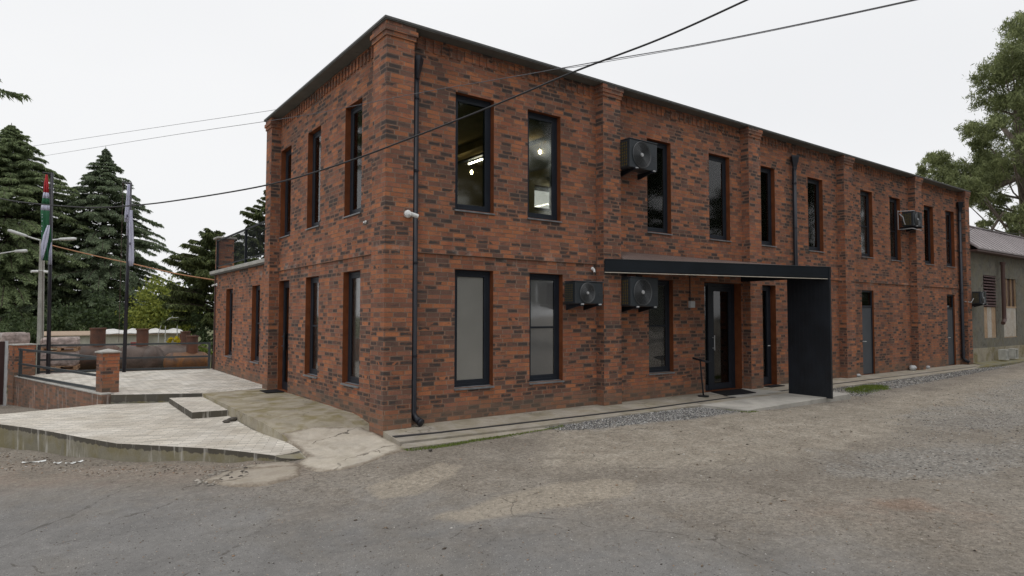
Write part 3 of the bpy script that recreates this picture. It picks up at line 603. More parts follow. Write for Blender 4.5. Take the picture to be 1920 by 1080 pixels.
UR = [(1.177,1.98),(2.743,3.547),(6.003,6.78),(8.142,8.95),(10.10,10.897),(12.513,13.311),(15.52,16.28),(17.458,18.21),(20.041,20.80),(21.877,22.649)]
GR = [(1.182,1.975),(2.788,3.597),(6.02,6.82)]
ops_r = [(a, b2, S2, Z2) for a, b2 in UR]+[(a, b2, S1, Z1) for a, b2 in GR]
ops_r += [(7.925, 9.36, 0.0, Z1, 0.2), (10.09, 10.87, 0.0, Z1, 0.16), (15.478, 16.233, 0.0, Z1, .06), (21.815, 22.50, 0.0, Z1, .06)]
wall('wall', right, 0.0, BX, -0.5, ZT, ops_r)
UL = [(1.221,1.999),(3.292,4.071),(5.187,5.943)]
ops_l = [(a, b2, S2, Z2) for a, b2 in UL]+[(1.221,1.999,S1,Z1),(3.292,4.071,S1,Z1),(5.187,5.943,.045,Z1,.12)]
wall('wall', left, 0.0, BD, -0.5, ZT, ops_l)
ops_b = [(7.70, 8.62, 5.02, 5.80), (2.2, 3.0, 3.6, 5.6), (13, 13.8, 3.6, 5.6), (18, 18.8, 3.6, 5.6)]
def back(a, d, z): return (a, BD-d, z)
wall('back_wall', back, 0.0, BX, -0.5, ZT, ops_b)
def endw(a, d, z): return (BX-d, a, z)
wall('end_wall', endw, 0.0, BD, -0.5, ZT, [])
# window and door units -------------------------------------------------
def fbox(mb, fr, a0, a1, d0, d1, z0, z1, mi=0):
    p = [fr(a0, d0, z0), fr(a1, d1, z1)]; x0, x1 = sorted((p[0][0], p[1][0])); y0, y1 = sorted((p[0][1], p[1][1]))
    return mb.box(x0, x1, y0, y1, min(z0, z1), max(z0, z1), mi)
def window(fr, a0, a1, z0, z1, blind=None, bar=None, sill=True, glass='glass', rd=RD, wide=0.055, sash=0.06):
    f = MB(); d0 = rd-0.012; d1 = rd+0.06
    def rim(m_, A0, A1, Z0, Z1, w_, D0, D1):
        fbox(m_, fr, A0, A0+w_, D0, D1, Z0, Z1); fbox(m_, fr, A1-w_, A1, D0, D1, Z0, Z1)
        fbox(m_, fr, A0+w_, A1-w_, D0, D1, Z0, Z0+w_); fbox(m_, fr, A0+w_, A1-w_, D0, D1, Z1-w_, Z1)
    e = 0.002
    rim(f, a0+e, a1-e, z0+e, z1-e, wide, d0, d1)
    rim(f, a0+wide+e, a1-wide-e, z0+wide+e, z1-wide-e, sash, d0+.007, d1+.015)
    if bar: fbox(f, fr, a0+wide+sash, a1-wide-sash, d0+.010, d0+.05, z0+(z1-z0)*bar-.018, z0+(z1-z0)*bar+.018)
    fo = f.build('window', M['frame'], bld, bevel=0.004)
    g_ = MB(); fbox(g_, fr, a0+wide+sash-.01, a1-wide-sash+.01, d0+.020, d0+.027, z0+wide+sash-.01, z1-wide-sash+.01); g_.build('pane', M[glass], fo)
    if blind: fo.children[0].data.materials[0] = M['glass_low']
    if sill:
        s_ = MB(); A, B2 = a0-.012, a1+.012
        P = [fr(A, -.032, z0-.035), fr(B2, -.032, z0-.035), fr(B2, d0-.002, z0-.012), fr(A, d0-.002, z0-.012), fr(A, -.032, z0-.012), fr(B2, -.032, z0-.012), fr(B2, d0-.002, z0+.008), fr(A, d0-.002, z0+.008)]
        s_.add(P, [(0,3,2,1),(4,5,6,7),(0,1,5,4),(1,2,6,5),(2,3,7,6),(3,0,4,7)]); s_.build('sill', M['sill'], fo)
    if blind:
        b_ = MB(); fbox(b_, fr, a0+.03, a1-.03, rd+.040, rd+.045, z0+.02, z1-.06); fbox(b_, fr, a0+.01, a1-.01, rd+.075, rd+.13, z1-.06, z1-.004)
        b_.build('roller_blind', M[blind], fo)
    return fo
window(right, *GR[0], S1, Z1, 'blind')
window(right, *GR[1], S1, Z1, 'blind_dark', bar=0.5)
window(right, *GR[2], S1, Z1, 'blind_dark', bar=0.5)
bl = [None, None, None, None, None, None, 'blind_dark', 'blind_dark', None, 'blind_dark']
for (a, b2), q in zip(UR, bl): window(right, a, b2, S2, Z2, q, bar=0.47 if q else None)
for a, b2 in UL: window(left, a, b2, S2, Z2)
window(left, 1.221, 1.999, S1, Z1, 'blind'); window(left, 3.292, 4.071, S1, Z1, 'blind_dark', bar=.5)
for a, b2, z0, z1 in ops_b: window(back, a, b2, z0, z1, sill=False, glass='glass_low')
# main door: sidelight and leaf
d = MB(); D0 = .19
fbox(d, right, 7.93, 7.99, D0, D0+.07, 0.0, 2.55); fbox(d, right, 8.30, 8.42, D0-.01, D0+.08, 0.0, 2.55); fbox(d, right, 9.25, 9.355, D0, D0+.07, 0.0, 2.55)
fbox(d, right, 7.99, 8.30, D0, D0+.07, 2.47, 2.55); fbox(d, right, 8.42, 9.25, D0, D0+.07, 2.47, 2.55); fbox(d, right, 7.99, 8.30, D0, D0+.07, 0.0, .14)
do = d.build('door_frame', M['frame'], bld, bevel=.004)
d = MB(); fbox(d, right, 7.985, 8.305, D0+.03, D0+.04, .13, 2.475); d.build('pane', M['glass_dark'], do)
d = MB(); fbox(d, right, 8.424, 8.535, D0+.005, D0+.06, 0.012, 2.466); fbox(d, right, 9.135, 9.246, D0+.005, D0+.06, 0.012, 2.466)
fbox(d, right, 8.535, 9.135, D0+.005, D0+.06, .012, .15); fbox(d, right, 8.535, 9.135, D0+.005, D0+.06, 2.36, 2.466)
dl = d.build('door', M['frame'], bld, bevel=.004)
d = MB(); fbox(d, right, 8.53, 9.14, D0+.03, D0+.038, .145, 2.365); d.build('pane', M['glass_dark'], dl)
d = MB(); d.tube([(8.48, D0-.05, .95), (8.48, D0-.05, 1.30)], .012); d.tube([(8.48, D0-.05, 1.0), (8.48, D0+.01, 1.0)], .01); d.tube([(8.48, D0-.05, 1.25), (8.48, D0+.01, 1.25)], .01); d.build('handle', M['lightgrey'], dl)
# narrow glazed door right of the third pilaster
d = MB(); D0 = .15
fbox(d, right, 10.095, 10.17, D0, D0+.07, 0, 2.55); fbox(d, right, 10.78, 10.865, D0, D0+.07, 0, 2.55); fbox(d, right, 10.17, 10.78, D0, D0+.07, 2.42, 2.55); fbox(d, right, 10.17, 10.78, D0, D0+.07, 0, .2); fbox(d, right, 10.68, 10.78, D0-.01, D0+.06, .2, 2.42)
dl = d.build('door', M['frame'], bld, bevel=.004)
d = MB(); fbox(d, right, 10.16, 10.69, D0+.03, D0+.04, .19, 2.43); d.build('pane', M['glass'], dl)
d = MB(); d.tube([(10.72, D0-.06, 1.0), (10.72, D0-.012, 1.0)], .01); d.tube([(10.72, D0-.06, 1.0), (10.62, D0-.06, 1.0)], .01); d.build('handle', M['zinc'], dl)
d = MB(); pts = []
for k in range(13):
    z = 2.45-k*.12; wv = .42-.30*min(1, k/9)+.02*math.sin(k*2)
    for j in range(7): pts.append((10.2+wv*j/6*1.15, .36+.03*math.sin(j*2.4+k*.3), z))
d.add(pts, [(k*7+j, k*7+j+1, k*7+j+8, k*7+j+7) for k in range(12) for j in range(6)]); d.build('curtain', M['flag_white'], dl)
# steel doors with dark transom glass
for a0, a1 in ((15.478, 16.233), (21.815, 22.50)):
    d = MB(); D0 = .045
    fbox(d, right, a0+.003, a0+.05, D0, D0+.07, 0, 2.55); fbox(d, right, a1-.05, a1-.003, D0, D0+.07, 0, 2.55); fbox(d, right, a0+.05, a1-.05, D0, D0+.07, 2.50, 2.55); fbox(d, right, a0+.05, a1-.05, D0, D0+.07, 2.03, 2.09)
    fr_ = d.build('door_frame', M['frame'], bld)
    d = MB(); fbox(d, right, a0+.05, a1-.05, D0+.03, D0+.04, 2.09, 2.50); d.build('pane', M['glass_dark'], fr_)
    d = MB(); fbox(d, right, a0+.053, a1-.053, D0+.012, D0+.05, .015, 2.026); dl = d.build('door', M['frame_grey'], bld, bevel=.003)
    d = MB(); d.tube([(a0+.12, D0-.04, 1.0), (a0+.12, D0+.02, 1.0)], .012); d.tube([(a0+.12, D0-.04, 1.0), (a0+.24, D0-.04, 1.0)], .01); d.build('handle', M['zinc'], dl)
# side door in the short facade
d = MB(); D0 = .105
fbox(d, left, 5.19, 5.27, D0, D0+.07, .048, 2.55); fbox(d, left, 5.86, 5.94, D0, D0+.07, .048, 2.55); fbox(d, left, 5.27, 5.86, D0, D0+.07, 2.40, 2.55); fbox(d, left, 5.27, 5.86, D0, D0+.07, .048, .22)
dl = d.build('door', M['frame'], bld, bevel=.004)
d = MB(); fbox(d, left, 5.26, 5.87, D0+.03, D0+.04, .21, 2.41); d.build('pane', M['glass_dark'], dl)
d = MB(); fbox(d, left, 5.82, 5.86, D0-.012, D0, .95, 1.35); d.tube([(D0-.05, 5.84, 1.05), (D0, 5.84, 1.05)], .012); d.tube([(D0-.05, 5.84, 1.05), (D0-.05, 5.72, 1.05)], .011); d.tube([(D0-.05, 5.84, 1.27), (D0, 5.84, 1.27)], .014); d.build('handle', M['frame_grey'], dl)
# pilasters
PP = .215
def pilaster(x0, x1, y0, y1, zb=-.5):
    mb = MB(); mb.box(x0, x1, y0, y1, zb, 6.17)
    e1, e2 = .018, .036
    mb.box(x0-e1, x1+e1, y0-e1, y1+0 if y1 > y0+.3 else y1, 6.17, 6.245); mb.box(x0-e2, x1+e2, y0-e2, y1, 6.245, 6.32); mb.box(x0-e2-.012, x1+e2+.012, y0-e2-.012, y1, 6.32, 6.40)
    return mb.build('pilaster', M['brick'], bld)
for a, b2 in ((4.481,4.971),(9.424,9.925),(14.10,14.62),(18.83,19.33),(23.08,23.487)): pilaster(a, b2, -PP, 0.003)
mb = MB(); mb.box(-PP, .2675, -PP, .288, -.5, 6.17); mb.box(-PP-.022, .29, -PP-.022, .31, 6.17, 6.245); mb.box(-PP-.045, .312, -PP-.045, .333, 6.245, 6.32); mb.box(-PP-.02, .29, -PP-.02, .31, 6.32, 6.40)
mb.build('corner_pier', M['brick'], bld)
mb = MB(); mb.box(-PP, .003, 5.99, 6.414, -.5, 6.17); mb.box(-PP-.022, .003, 5.968, 6.436, 6.17, 6.245); mb.box(-PP-.045, .003, 5.945, 6.46, 6.245, 6.32); mb.box(-PP-.02, .003, 5.965, 6.44, 6.32, 6.40)
mb.build('pilaster', M['brick'], bld)
# string courses
mb = MB()
for a, b2 in ((.29,4.455),(4.995,9.40),(9.95,14.08),(14.80,18.80),(19.6,23.05)):
    mb.box(a, b2, -.022, 0.002, 2.862, 2.935); mb.box(a, b2, -.034, 0.002, 2.792, 2.860)
mb.build('string_course', M['brick'], bld)
mb = MB(); mb.box(-.022, .002, .31, 5.965, 2.862, 2.935); mb.box(-.034, .002, .31, 5.965, 2.792, 2.860); mb.build('string_course', M['brick'], bld)
# dentils under the eaves
mb = MB(); x = .42
while x < 23.0:
    if not any(a-.12 < x < b2+.1 for a, b2 in ((4.481,4.971),(9.424,9.925),(14.10,14.62),(18.83,19.33))): mb.box(x, x+.07, -.02, .002, 6.17, 6.37)
    x += .155
mb.box(.30, 23.05, -.018, .002, 6.37, 6.398); mb.build('dentil_course', M['brick'], bld)
mb = MB(); y = .45
while y < 5.85: mb.box(-.024, .002, y, y+.07, 6.17, 6.37); y += .155
mb.box(-.018, .002, .32, 5.94, 6.37, 6.398); mb.build('dentil_course', M['brick'], bld)
# roof: soffit boards with open joints, edge flashing
mb = MB(); E = .262
x = -E
while x < BX+.05:
    x2 = min(x+1.2, BX+.05); mb.box(x+.004, x2-.004, -E, .0+.05, 6.401, 6.415, 0); x = x2
y = .05
while y < BD+.05:
    y2 = min(y+1.2, BD+.05); mb.box(-E, .05, y+.004, y2-.004, 6.401, 6.415, 0); y = y2
mb.build('soffit', M['soffit'], bld)
mb = MB(); mb.box(-E-.012, BX+.06, -E-.012, BD+.06, 6.417, 6.452); mb.build('roof', M['roofing'], bld)
mb = MB(); mb.tube([(19.1,.25,6.45),(19.1,.25,6.64)], .045, 12); mb.tube([(19.1,.25,6.64),(19.1,.25,6.67)], .07, 12); mb.build('roof_vent', M['lightgrey'], bld)
# interior
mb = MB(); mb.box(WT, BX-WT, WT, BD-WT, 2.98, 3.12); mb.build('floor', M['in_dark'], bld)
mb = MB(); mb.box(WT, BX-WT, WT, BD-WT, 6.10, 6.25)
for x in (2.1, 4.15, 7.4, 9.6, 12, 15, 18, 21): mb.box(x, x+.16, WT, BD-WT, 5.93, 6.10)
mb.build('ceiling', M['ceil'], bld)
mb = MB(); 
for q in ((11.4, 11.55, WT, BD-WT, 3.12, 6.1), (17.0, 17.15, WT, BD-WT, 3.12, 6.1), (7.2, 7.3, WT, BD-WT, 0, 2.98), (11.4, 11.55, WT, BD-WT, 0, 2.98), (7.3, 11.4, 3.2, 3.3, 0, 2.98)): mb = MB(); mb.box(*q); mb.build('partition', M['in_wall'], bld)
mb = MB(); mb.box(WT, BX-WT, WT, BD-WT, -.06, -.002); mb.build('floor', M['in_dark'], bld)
# brown door linings seen through panes
# lit lamps inside the upper floor
T = []
def lamp_tube(x, y0, y1, z, label):
    o = empty('tube_light', (x, y0, z), label, 'ceiling lamp', 'tube lights on the upper floor')
    mb = MB(); mb.box(x-.03, x+.03, y0, y1, z+.012, z+.05); mb.build('housing', M['black'], o)
    mb = MB(); mb.tube([(x, y0+.01, z), (x, y1-.01, z)], .02, 8); mb.build('tube', M['tube'], o)
lamp_tube(4.62, 4.3, 5.0, 5.80, 'lit white tube light seen through the upper window nearest the corner')
lamp_tube(8.34, 4.9, 6.0, 5.87, 'lit white tube light above the bright square in the second upper window')
lamp_tube(10.2, 2.9, 4.2, 5.80, 'lit white tube light seen low behind the window with the air conditioner')
def spot(x, y, z, label):
    o = empty('spot_light', (x, y, z+.12), label, 'spot lamp', 'warm spot lamps on the upper floor')
    mb = MB(); mb.tube([(x+.05, y-.02, z+.30), (x, y, z+.06)], .012, 6); mb.tube([(x+.06, y, z+.30), (x-.1, y, z+.30)], .01, 6); mb.build('arm', M['black'], o)
    mb = MB(); mb.tube([(x, y, z-.045), (x, y, z-.02), (x, y, z+.02), (x, y, z+.05)], [.014, .030, .034, .02], 12); mb.build('bulb', M['bulb'], o, smooth=True)
spot(4.55, 4.75, 5.52, 'round warm spot lamp behind the upper window nearest the corner')
spot(5.355, 2.884, 5.80, 'round warm spot lamp high in the second upper window')
o = empty('track_rail', (4.9, 1.2, 6.0), 'black ceiling track rail seen through the upper windows', 'track rail')
mb = MB(); mb.box(5.25, 5.33, .9, 4.6, 6.02, 6.098); mb.box(4.45, 4.53, 2.6, 5.8, 5.84, 5.90); mb.build('rail', M['black'], o)

# ---- low side wing with roof terrace (same building)
ops = [(7.545, 8.307, .565, 2.53), (10.40, 11.22, .565, 2.53)]
wall('wing_wall', left, 6.414, 12.87, -.5, 3.02, ops)
for a, b2, z0, z1 in ops: window(left, a, b2, z0, z1, 'blind_dark', bar=.5)
mb = MB(); mb.box(WT, 8, 12.53, 12.87, -.5, 3.02); mb.box(7.7, 8, 6.5, 12.53, -.5, 3.02); mb.build('wing_wall', M['brick'], bld)
mb = MB(); mb.box(-.13, 8.1, 6.44, 13.0, 3.055, 3.15); mb.build('wing_roof', M['coping'], bld, bevel=.01)
mb = MB(); mb.box(-.10, 8.07, 6.44, 12.97, 3.021, 3.052); mb.build('wing_soffit', M['roofing'], bld)
mb = MB(); mb.box(0, .45, 12.32, 12.80, 3.15, 4.17); mb.build('roof_pier', M['brick'], bld)
mb = MB(); mb.box(-.07, .52, 12.25, 12.87, 4.172, 4.23); mb.build('pier_cap', M['coping'], bld, bevel=.01)
mb = MB()
def rail_bay(y0, y1):
    mb.box(-.07, -.03, y0, y1, 4.06, 4.10); mb.box(-.065, -.035, y0, y1, 3.26, 3.29)
    k = int((y1-y0)/.115)
    for i in range(1, k): y = y0+(y1-y0)*i/k; mb.box(-.056, -.044, y-.006, y+.006, 3.29, 4.06)
rail_bay(6.46, 8.80); rail_bay(8.86, 12.3)
for y in (8.80, 12.26): mb.box(-.08, -.02, y, y+.06, 3.15, 4.12)
mb.build('railing', M['black2'], bld)
# downpipes with funnels
def downpipe(x, y, ztop, zbot, funnel='cone', shoe=True):
    mb = MB(); mb.tube([(x, y, ztop-.32), (x, y, zbot+.18)]+([(x+.02, y-.05, zbot+.09), (x+.06, y-.14, zbot+.04)] if shoe else [(x, y, zbot)]), .055, 14)
    if shoe: mb.tube([(x+.052, y-.125, zbot+.047), (x+.068, y-.165, zbot+.03)], .062, 14)
    dp = mb.build('downpipe', M['pipe'], bld, smooth=True)
    f = MB()
    f.tube([(x, y-.02, ztop-.36), (x, y-.02, ztop-.30), (x, y-.02, ztop-.05), (x, y-.02, ztop)], [.058, .062, .125, .13], 4); f.build('funnel', M['pipe'], dp)
    f = MB()
    for z in (1.1, 2.6, 4.1, 5.3):
        if zbot < z < ztop-.4: f.tube([(x, y, z), (x, y, z+.03)], .062, 14)
    f.build('clamp', M['pipe'], dp)
downpipe(.365, -.085, 5.98, .03); downpipe(11.70, -.085, 6.05, 2.75, shoe=False); downpipe(22.93, -.085, 6.0, .06)
mb = MB(); mb.tube([(-.03, 12.62, 3.0), (-.03, 12.62, .05)], .022, 8); mb.build('downpipe', M['pipe_brown'], bld)
# ================================================================ canopy
can = empty('entrance_canopy', (9.38, -2.15, 0), 'black metal entrance canopy with slanting fascia and one black side panel', 'canopy')
P0, P1 = Vector((4.49, -.245, 0)), Vector((9.42, -2.20, 0)); dv = (P1-P0).normalized(); nv = Vector((dv.y, -dv.x, 0))
def canopy_beam(z0a, z1a, z0b, z1b, t0, t1, m, name):
    mb = MB(); v = []
    for p, za, zb in ((P0, z0a, z1a), (P1, z0b, z1b)):
        for q in (t0, t1):
            for z in (za, zb): v.append(tuple(p+nv*q+Vector((0, 0, z))))
    mb.add(v, [(0,1,3,2),(4,6,7,5),(0,4,5,1),(2,3,7,6),(1,5,7,3),(0,2,6,4)]); return mb.build(name, M[m], can, bevel=.004)
canopy_beam(2.645, 2.885, 2.60, 2.835, 0, -.06, 'black2', 'fascia')
canopy_beam(2.885, 2.897, 2.835, 2.847, .008, -.07, 'fence', 'flashing')
canopy_beam(2.618, 2.632, 2.572, 2.586, -.006, -.055, 'led', 'light_strip')
mb = MB(); mb.box(9.35, 9.41, -2.20, -1.21, -.02, 2.60)
for k in range(10): mb.box(9.344, 9.35, -2.17+k*.096, -2.165+k*.096, .03, 2.58)
mb.build('side_panel', M['black'], can, bevel=.003)
mb = MB(); mb.box(9.36, 9.42, -2.19, -.0, 2.603, 2.832); mb.build('end_beam', M['black2'], can)
# corrugated triangular deck rising to the wall
mb = MB(); nrib = 64; v = []; f = []
for i in range(nrib*4+1):
    s = i/(nrib*4); x = 4.99+(9.38-4.99)*s; ph = (i % 4); dz = (.0, .028, .028, .0)[ph]
    yf = -.245-(2.20-.245)*(x-4.49)/(9.42-4.49)+.07
    v += [(x, min(yf, -.03), 2.83+dz-.035*s*1.2), (x, -.004, 3.07+dz)]
f = [(2*i, 2*i+2, 2*i+3, 2*i+1) for i in range(nrib*4)]
mb.add(v, f); mb.build('roof_sheet', M['deck'], can)

# ================================================================ air conditioners
def make_ac(w_, h_, d_, name='air_conditioner'):
    """local: x along wall 0..w, y 0 (wall side) .. -d (front), z 0..h"""
    o = bpy.data.objects.new(name, None); C.objects.link(o)
    mb = MB(); mb.box(0, w_, -d_, 0, 0, h_); mb.box(-.012, w_+.012, -d_-.014, .012, h_, h_+.022); mb.build('casing', M['ac'], o, bevel=.012)
    mb = MB(); mb.box(-.008, -.002, -d_+.06, -.02, .03, h_-.03); mb.build('coil', M['coil'], o)
    mb = MB()
    for k in range(9): z = .04+(h_-.08)*k/8; mb.box(-.022, -.008, -d_+.05, -.01, z-.007, z+.007)
    for k in range(5): y = -d_+.055+(d_-.075)*k/4; mb.box(-.02, -.010, y-.005, y+.005, .03, h_-.03)
    mb.build('side_grille', M['ac'], o)
    cx, cz, r = w_*.42, h_*.5, h_*.455
    mb = MB()
    for k in range(9): mb.ring((cx, -d_-.018+.004*k*0, cz), (0, 1, 0), r*(1-k*.098), .0055)
    mb.ring((cx, -d_-.014, cz), (0, 1, 0), r, .010, 40); mb.build('fan_grille', M['ac_grille'], o)
    mb = MB(); mb.disc((cx, -d_-.002, cz), (0, -1, 0), r*.97, 32); mb.build('fan', M['black'], o)
    mb = MB(); mb.tube([(cx, -d_-.01, cz), (cx, -d_-.03, cz)], [r*.16, r*.13], 20); mb.build('hub', M['lightgrey'], o)
    mb = MB()
    for k in range(3): mb.box(w_*.84, w_*.97, -d_-.006, -d_, h_*(.52-.07*k), h_*(.535-.07*k))
    mb.build('vent', M['ac_grille'], o)
    mb = MB(); mb.tube([(w_-.06, -.02, .10), (w_+.05, -.04, .07), (w_+.10, .02, .12), (w_+.10, .06, .30), (w_+.10, .14, .42)], .017, 6); mb.tube([(w_-.05, -.03, .16), (w_+.04, -.05, .14), (w_+.07, .02, .20), (w_+.07, .13, .40)], .010, 6); mb.build('pipe', M['cable'], o)
    for x in (w_*.18, w_*.82):
        mb = MB(); mb.box(x-.02, x+.02, -d_-.06, .1, -.045, -.005)
        mb.add([(x-.018, -d_*.8, -.045), (x+.018, -d_*.8, -.045), (x+.018, .1, -.045), (x-.018, .1, -.045), (x-.018, .1, -.12), (x+.018, .1, -.12)], [(0,1,2,3),(0,4,5,1),(0,3,4),(1,5,2),(3,2,5,4)])
        mb.tube([(x, -d_+.02, -.005), (x, -d_+.02, .0)], .03, 8); mb.build('bracket', M['black'], o)
        mb = MB(); mb.tube([(x-.03, -d_-.05, -.012), (x+.03, -d_-.05, -.012)], .014, 8); mb.build('rubber_foot', M['lightgrey'], o)
    return o
def place(o, loc, label, rz=0):
    o.location = loc; o.rotation_euler[2] = rz; return tag(o, label, 'air conditioner', 'outdoor air conditioning units on the brick wall')
def dup(root):
    r = root.copy(); C.objects.link(r)
    for ch in root.children:
        c2 = ch.copy(); C.objects.link(c2); c2.parent = r
        for g_ in ch.children: g2 = g_.copy(); C.objects.link(g2); g2.parent = c2
    return r
ac = make_ac(.81, .575, .30)
place(ac, (4.975, -.17, 4.755), 'black air conditioner high on the wall beside the second pilaster')
a2 = dup(ac); place(a2, (5.00, -.15, 1.955), 'black air conditioner under the canopy, overlapping the ground floor window')
a3 = make_ac(.71, .41, .30); place(a3, (3.53, -.14, 1.99), 'smaller black air conditioner low on the wall left of the second pilaster')
a4 = make_ac(.66, .45, .34); place(a4, (18.05, -.12, 4.68), 'air conditioner with white pipes high on the wall beside the fifth pilaster')
mb = MB(); mb.tube([(-.04, .06, .42), (-.06, -.05, .30), (-.06, -.08, .15), (-.02, -.10, .05)], .014, 6); mb.tube([(-.10, .08, .52), (-.10, .08, -.10), (-.1, -.34, -.1), (.5, -.36, -.12)], .012, 6); mb.tube([(-.1, .08, .5), (.2, -.30, .5)], .010, 6); p_ = mb.build('pipe', M['lightgrey']); p_.parent = a4
a5 = make_ac(.56, .43, .27); place(a5, (23.50, -.23, 2.235), 'black air conditioner on the far brick corner next to the old shed')
mb = MB(); mb.tube([(-.02, -.05, .2), (-.22, -.04, .05), (-.5, .08, .08)], .012, 6); p_ = mb.build('pipe', M['lightgrey']); p_.parent = a5

# ================================================================ small wall fittings
def camera_fit(name, base, n, aim, label, s=1.0):
    o = empty(name, base, label, 'security camera', 'white security cameras')
    b0, n = Vector(base), Vector(n).normalized()
    mb = MB(); mb.tube([b0, b0+n*.03*s, b0+n*.05*s], [.055*s, .055*s, .035*s], 18); mb.build('base', M['white'], o, smooth=True)
    a = Vector(aim).normalized(); st = b0+n*.05*s
    mb = MB(); mb.tube([st-n*.01, st+n*.02*s+a*.02*s], .014*s, 8); mb.tube([st+n*.03*s+a*.01*s, st+n*.03*s+a*.12*s], [.028*s, .03*s], 14); mb.build('body', M['white'], o)
    mb = MB(); mb.disc(st+n*.03*s+a*.121*s, a, .022*s, 14); mb.build('lens', M['black'], o)
camera_fit('security_camera', (.165, -.215, 3.37), (0, -1, 0), (.9, -.1, -.25), 'white bullet camera on the corner brick pier', 1.15)
camera_fit('security_camera', (0, 1.0, 3.37), (-1, 0, 0), (-.3, -.6, -.5), 'tiny white camera on the short facade right of its windows', .5)
camera_fit('security_camera', (4.37, 0, 2.70), (0, -1, 0), (-.2, -.3, -.8), 'small white camera under the left end of the canopy', .7)
camera_fit('security_camera', (0, 12.45, 2.72), (-1, 0, 0), (-.5, .6, -.3), 'white camera at the far end of the low wing', .9)
o = empty('switch_box', (7.42, -.03, 1.95), 'small light grey box with conduit on brick left of the main door', 'electrical box')
mb = MB(); mb.box(7.34, 7.50, -.07, -.002, 1.95, 2.10); mb.build('box', M['lightgrey'], o, bevel=.006)
mb = MB(); mb.tube([(7.37, -.03, 2.10), (7.37, -.03, 2.85)], .012, 6); mb.build('conduit', M['black'], o)
o = empty('notice_stand', (7.26, -.40, 0), 'thin black notice stand with tilted tray left of the main door', 'stand')
mb = MB(); mb.tube([(7.30, -.42, 0.0), (7.30, -.42, .02)], .12, 20); mb.build('foot', M['black'], o)
mb = MB(); mb.tube([(7.30, -.42, .02), (7.24, -.42, .45), (7.20, -.42, .80)], .017, 8); mb.build('pole', M['black'], o)
mb = MB(); mb.add([(7.10,-.54,.775),(7.40,-.56,.715),(7.44,-.28,.755),(7.14,-.26,.815),(7.10,-.54,.82),(7.40,-.56,.76),(7.44,-.28,.80),(7.14,-.26,.86)], [(0,3,2,1),(4,5,6,7),(0,1,5,4),(1,2,6,5),(2,3,7,6),(3,0,4,7)]); mb.build('tray', M['black'], o)
def door_mat(poly, z, label):
    mb = MB(); mb.prism(poly, z, z+.014); mb.m = mb.m; tag(mb.build('door_mat', M['mat'], bevel=.003), label, 'door mat', 'black door mats')
door_mat([(8.10, -.02), (7.78, -.66), (8.80, -.74), (9.20, -.06)], .0, 'large black rubber mat in front of the main glass door')
door_mat([(10.18, -.02), (10.12, -.30), (10.74, -.30), (10.80, -.02)], .001, 'small black mat at the narrow door right of the third pilaster')
door_mat([(-.03, 5.30), (-.42, 5.32), (-.42, 5.86), (-.03, 5.88)], .043, 'small black mat at the side door in the short facade')

# ================================================================ wires
def bez(name, pts, r, m, label, cat):
    P = [Vector(p) for p in pts]; out = []
    for i in range(len(P)-1):
        p0, p1, p2, p3 = P[max(i-1, 0)], P[i], P[i+1], P[min(i+2, len(P)-1)]
        for k in range(8):
            t_ = k/8; out.append(.5*((2*p1)+(-p0+p2)*t_+(2*p0-5*p1+4*p2-p3)*t_*t_+(-p0+3*p1-3*p2+p3)*t_**3))
    out.append(P[-1]); mb = MB(); mb.tube(out, r, 6); return tag(mb.build(name, M[m], smooth=True), label, cat)
bez('overhead_cable', [(-5.979, 5.24, 3.992), (-5.05, 3.622, 3.61), (-4.633, 2.897, 3.475), (-4.275, 2.276, 3.386), (-3.939, 1.69, 3.317), (-3.539, 0.994, 3.286), (-3.064, 0.169, 3.294), (-2.271, -1.21, 3.374), (-1.703, -2.2, 3.533), (-1.196, -3.082, 3.746), (-0.709, -3.927, 3.969), (-0.273, -4.686, 4.191), (0.145, -5.414, 4.372), (0.523, -6.071, 4.589), (0.783, -6.523, 4.756)], .0095, 'cable', 'thick black cable sagging across the whole front of the building', 'cable')
bez('overhead_wire', [(-4.896, 21.525, 7.829), (-2.285, 7.884, 6.016), (-1.286, 2.659, 5.295), (-0.921, 0.757, 5.045), (-0.595, -0.95, 4.855), (-0.375, -2.1, 4.721), (-0.14, -3.327, 4.56), (0.116, -4.664, 4.394), (0.305, -5.655, 4.264), (0.483, -6.586, 4.168), (0.633, -7.367, 4.1), (0.688, -7.654, 4.078)], .0045, 'wire_grey', 'lower of the two thin grey wires over the roof corner', 'cable')
bez('overhead_wire', [(-5.107, 36.269, 11.397), (-0.257, 23.826, 10.411), (2.718, 16.195, 9.8), (5.353, 9.434, 9.324), (6.653, 6.101, 9.079), (7.375, 4.248, 8.797), (7.823, 3.098, 8.719), (8.703, 0.841, 8.602), (9.61, -1.486, 8.543), (10.415, -3.551, 8.525), (10.722, -4.339, 8.527)], .008, 'wire_grey', 'upper of the two thin grey wires, passing behind the roof edge', 'cable')
bez('orange_cable', [(-4.44, 22.284, 4.63), (-4.046, 21.633, 4.45), (-2.828, 19.613, 3.991), (-1.768, 17.858, 3.627), (-0.64, 15.988, 3.223), (0.307, 14.419, 2.96)], .022, 'orange', 'orange cable running from the lamp post to the low wing', 'cable')
bez('service_cable', [(22.848, -0.215, 4.693), (23.638, -0.11, 4.924), (24.652, 0.024, 5.183), (27.023, 0.338, 5.345), (36.179, 1.551, 5.965)], .012, 'cable', 'short black cable from the far downpipe over to the shed roof', 'cable')
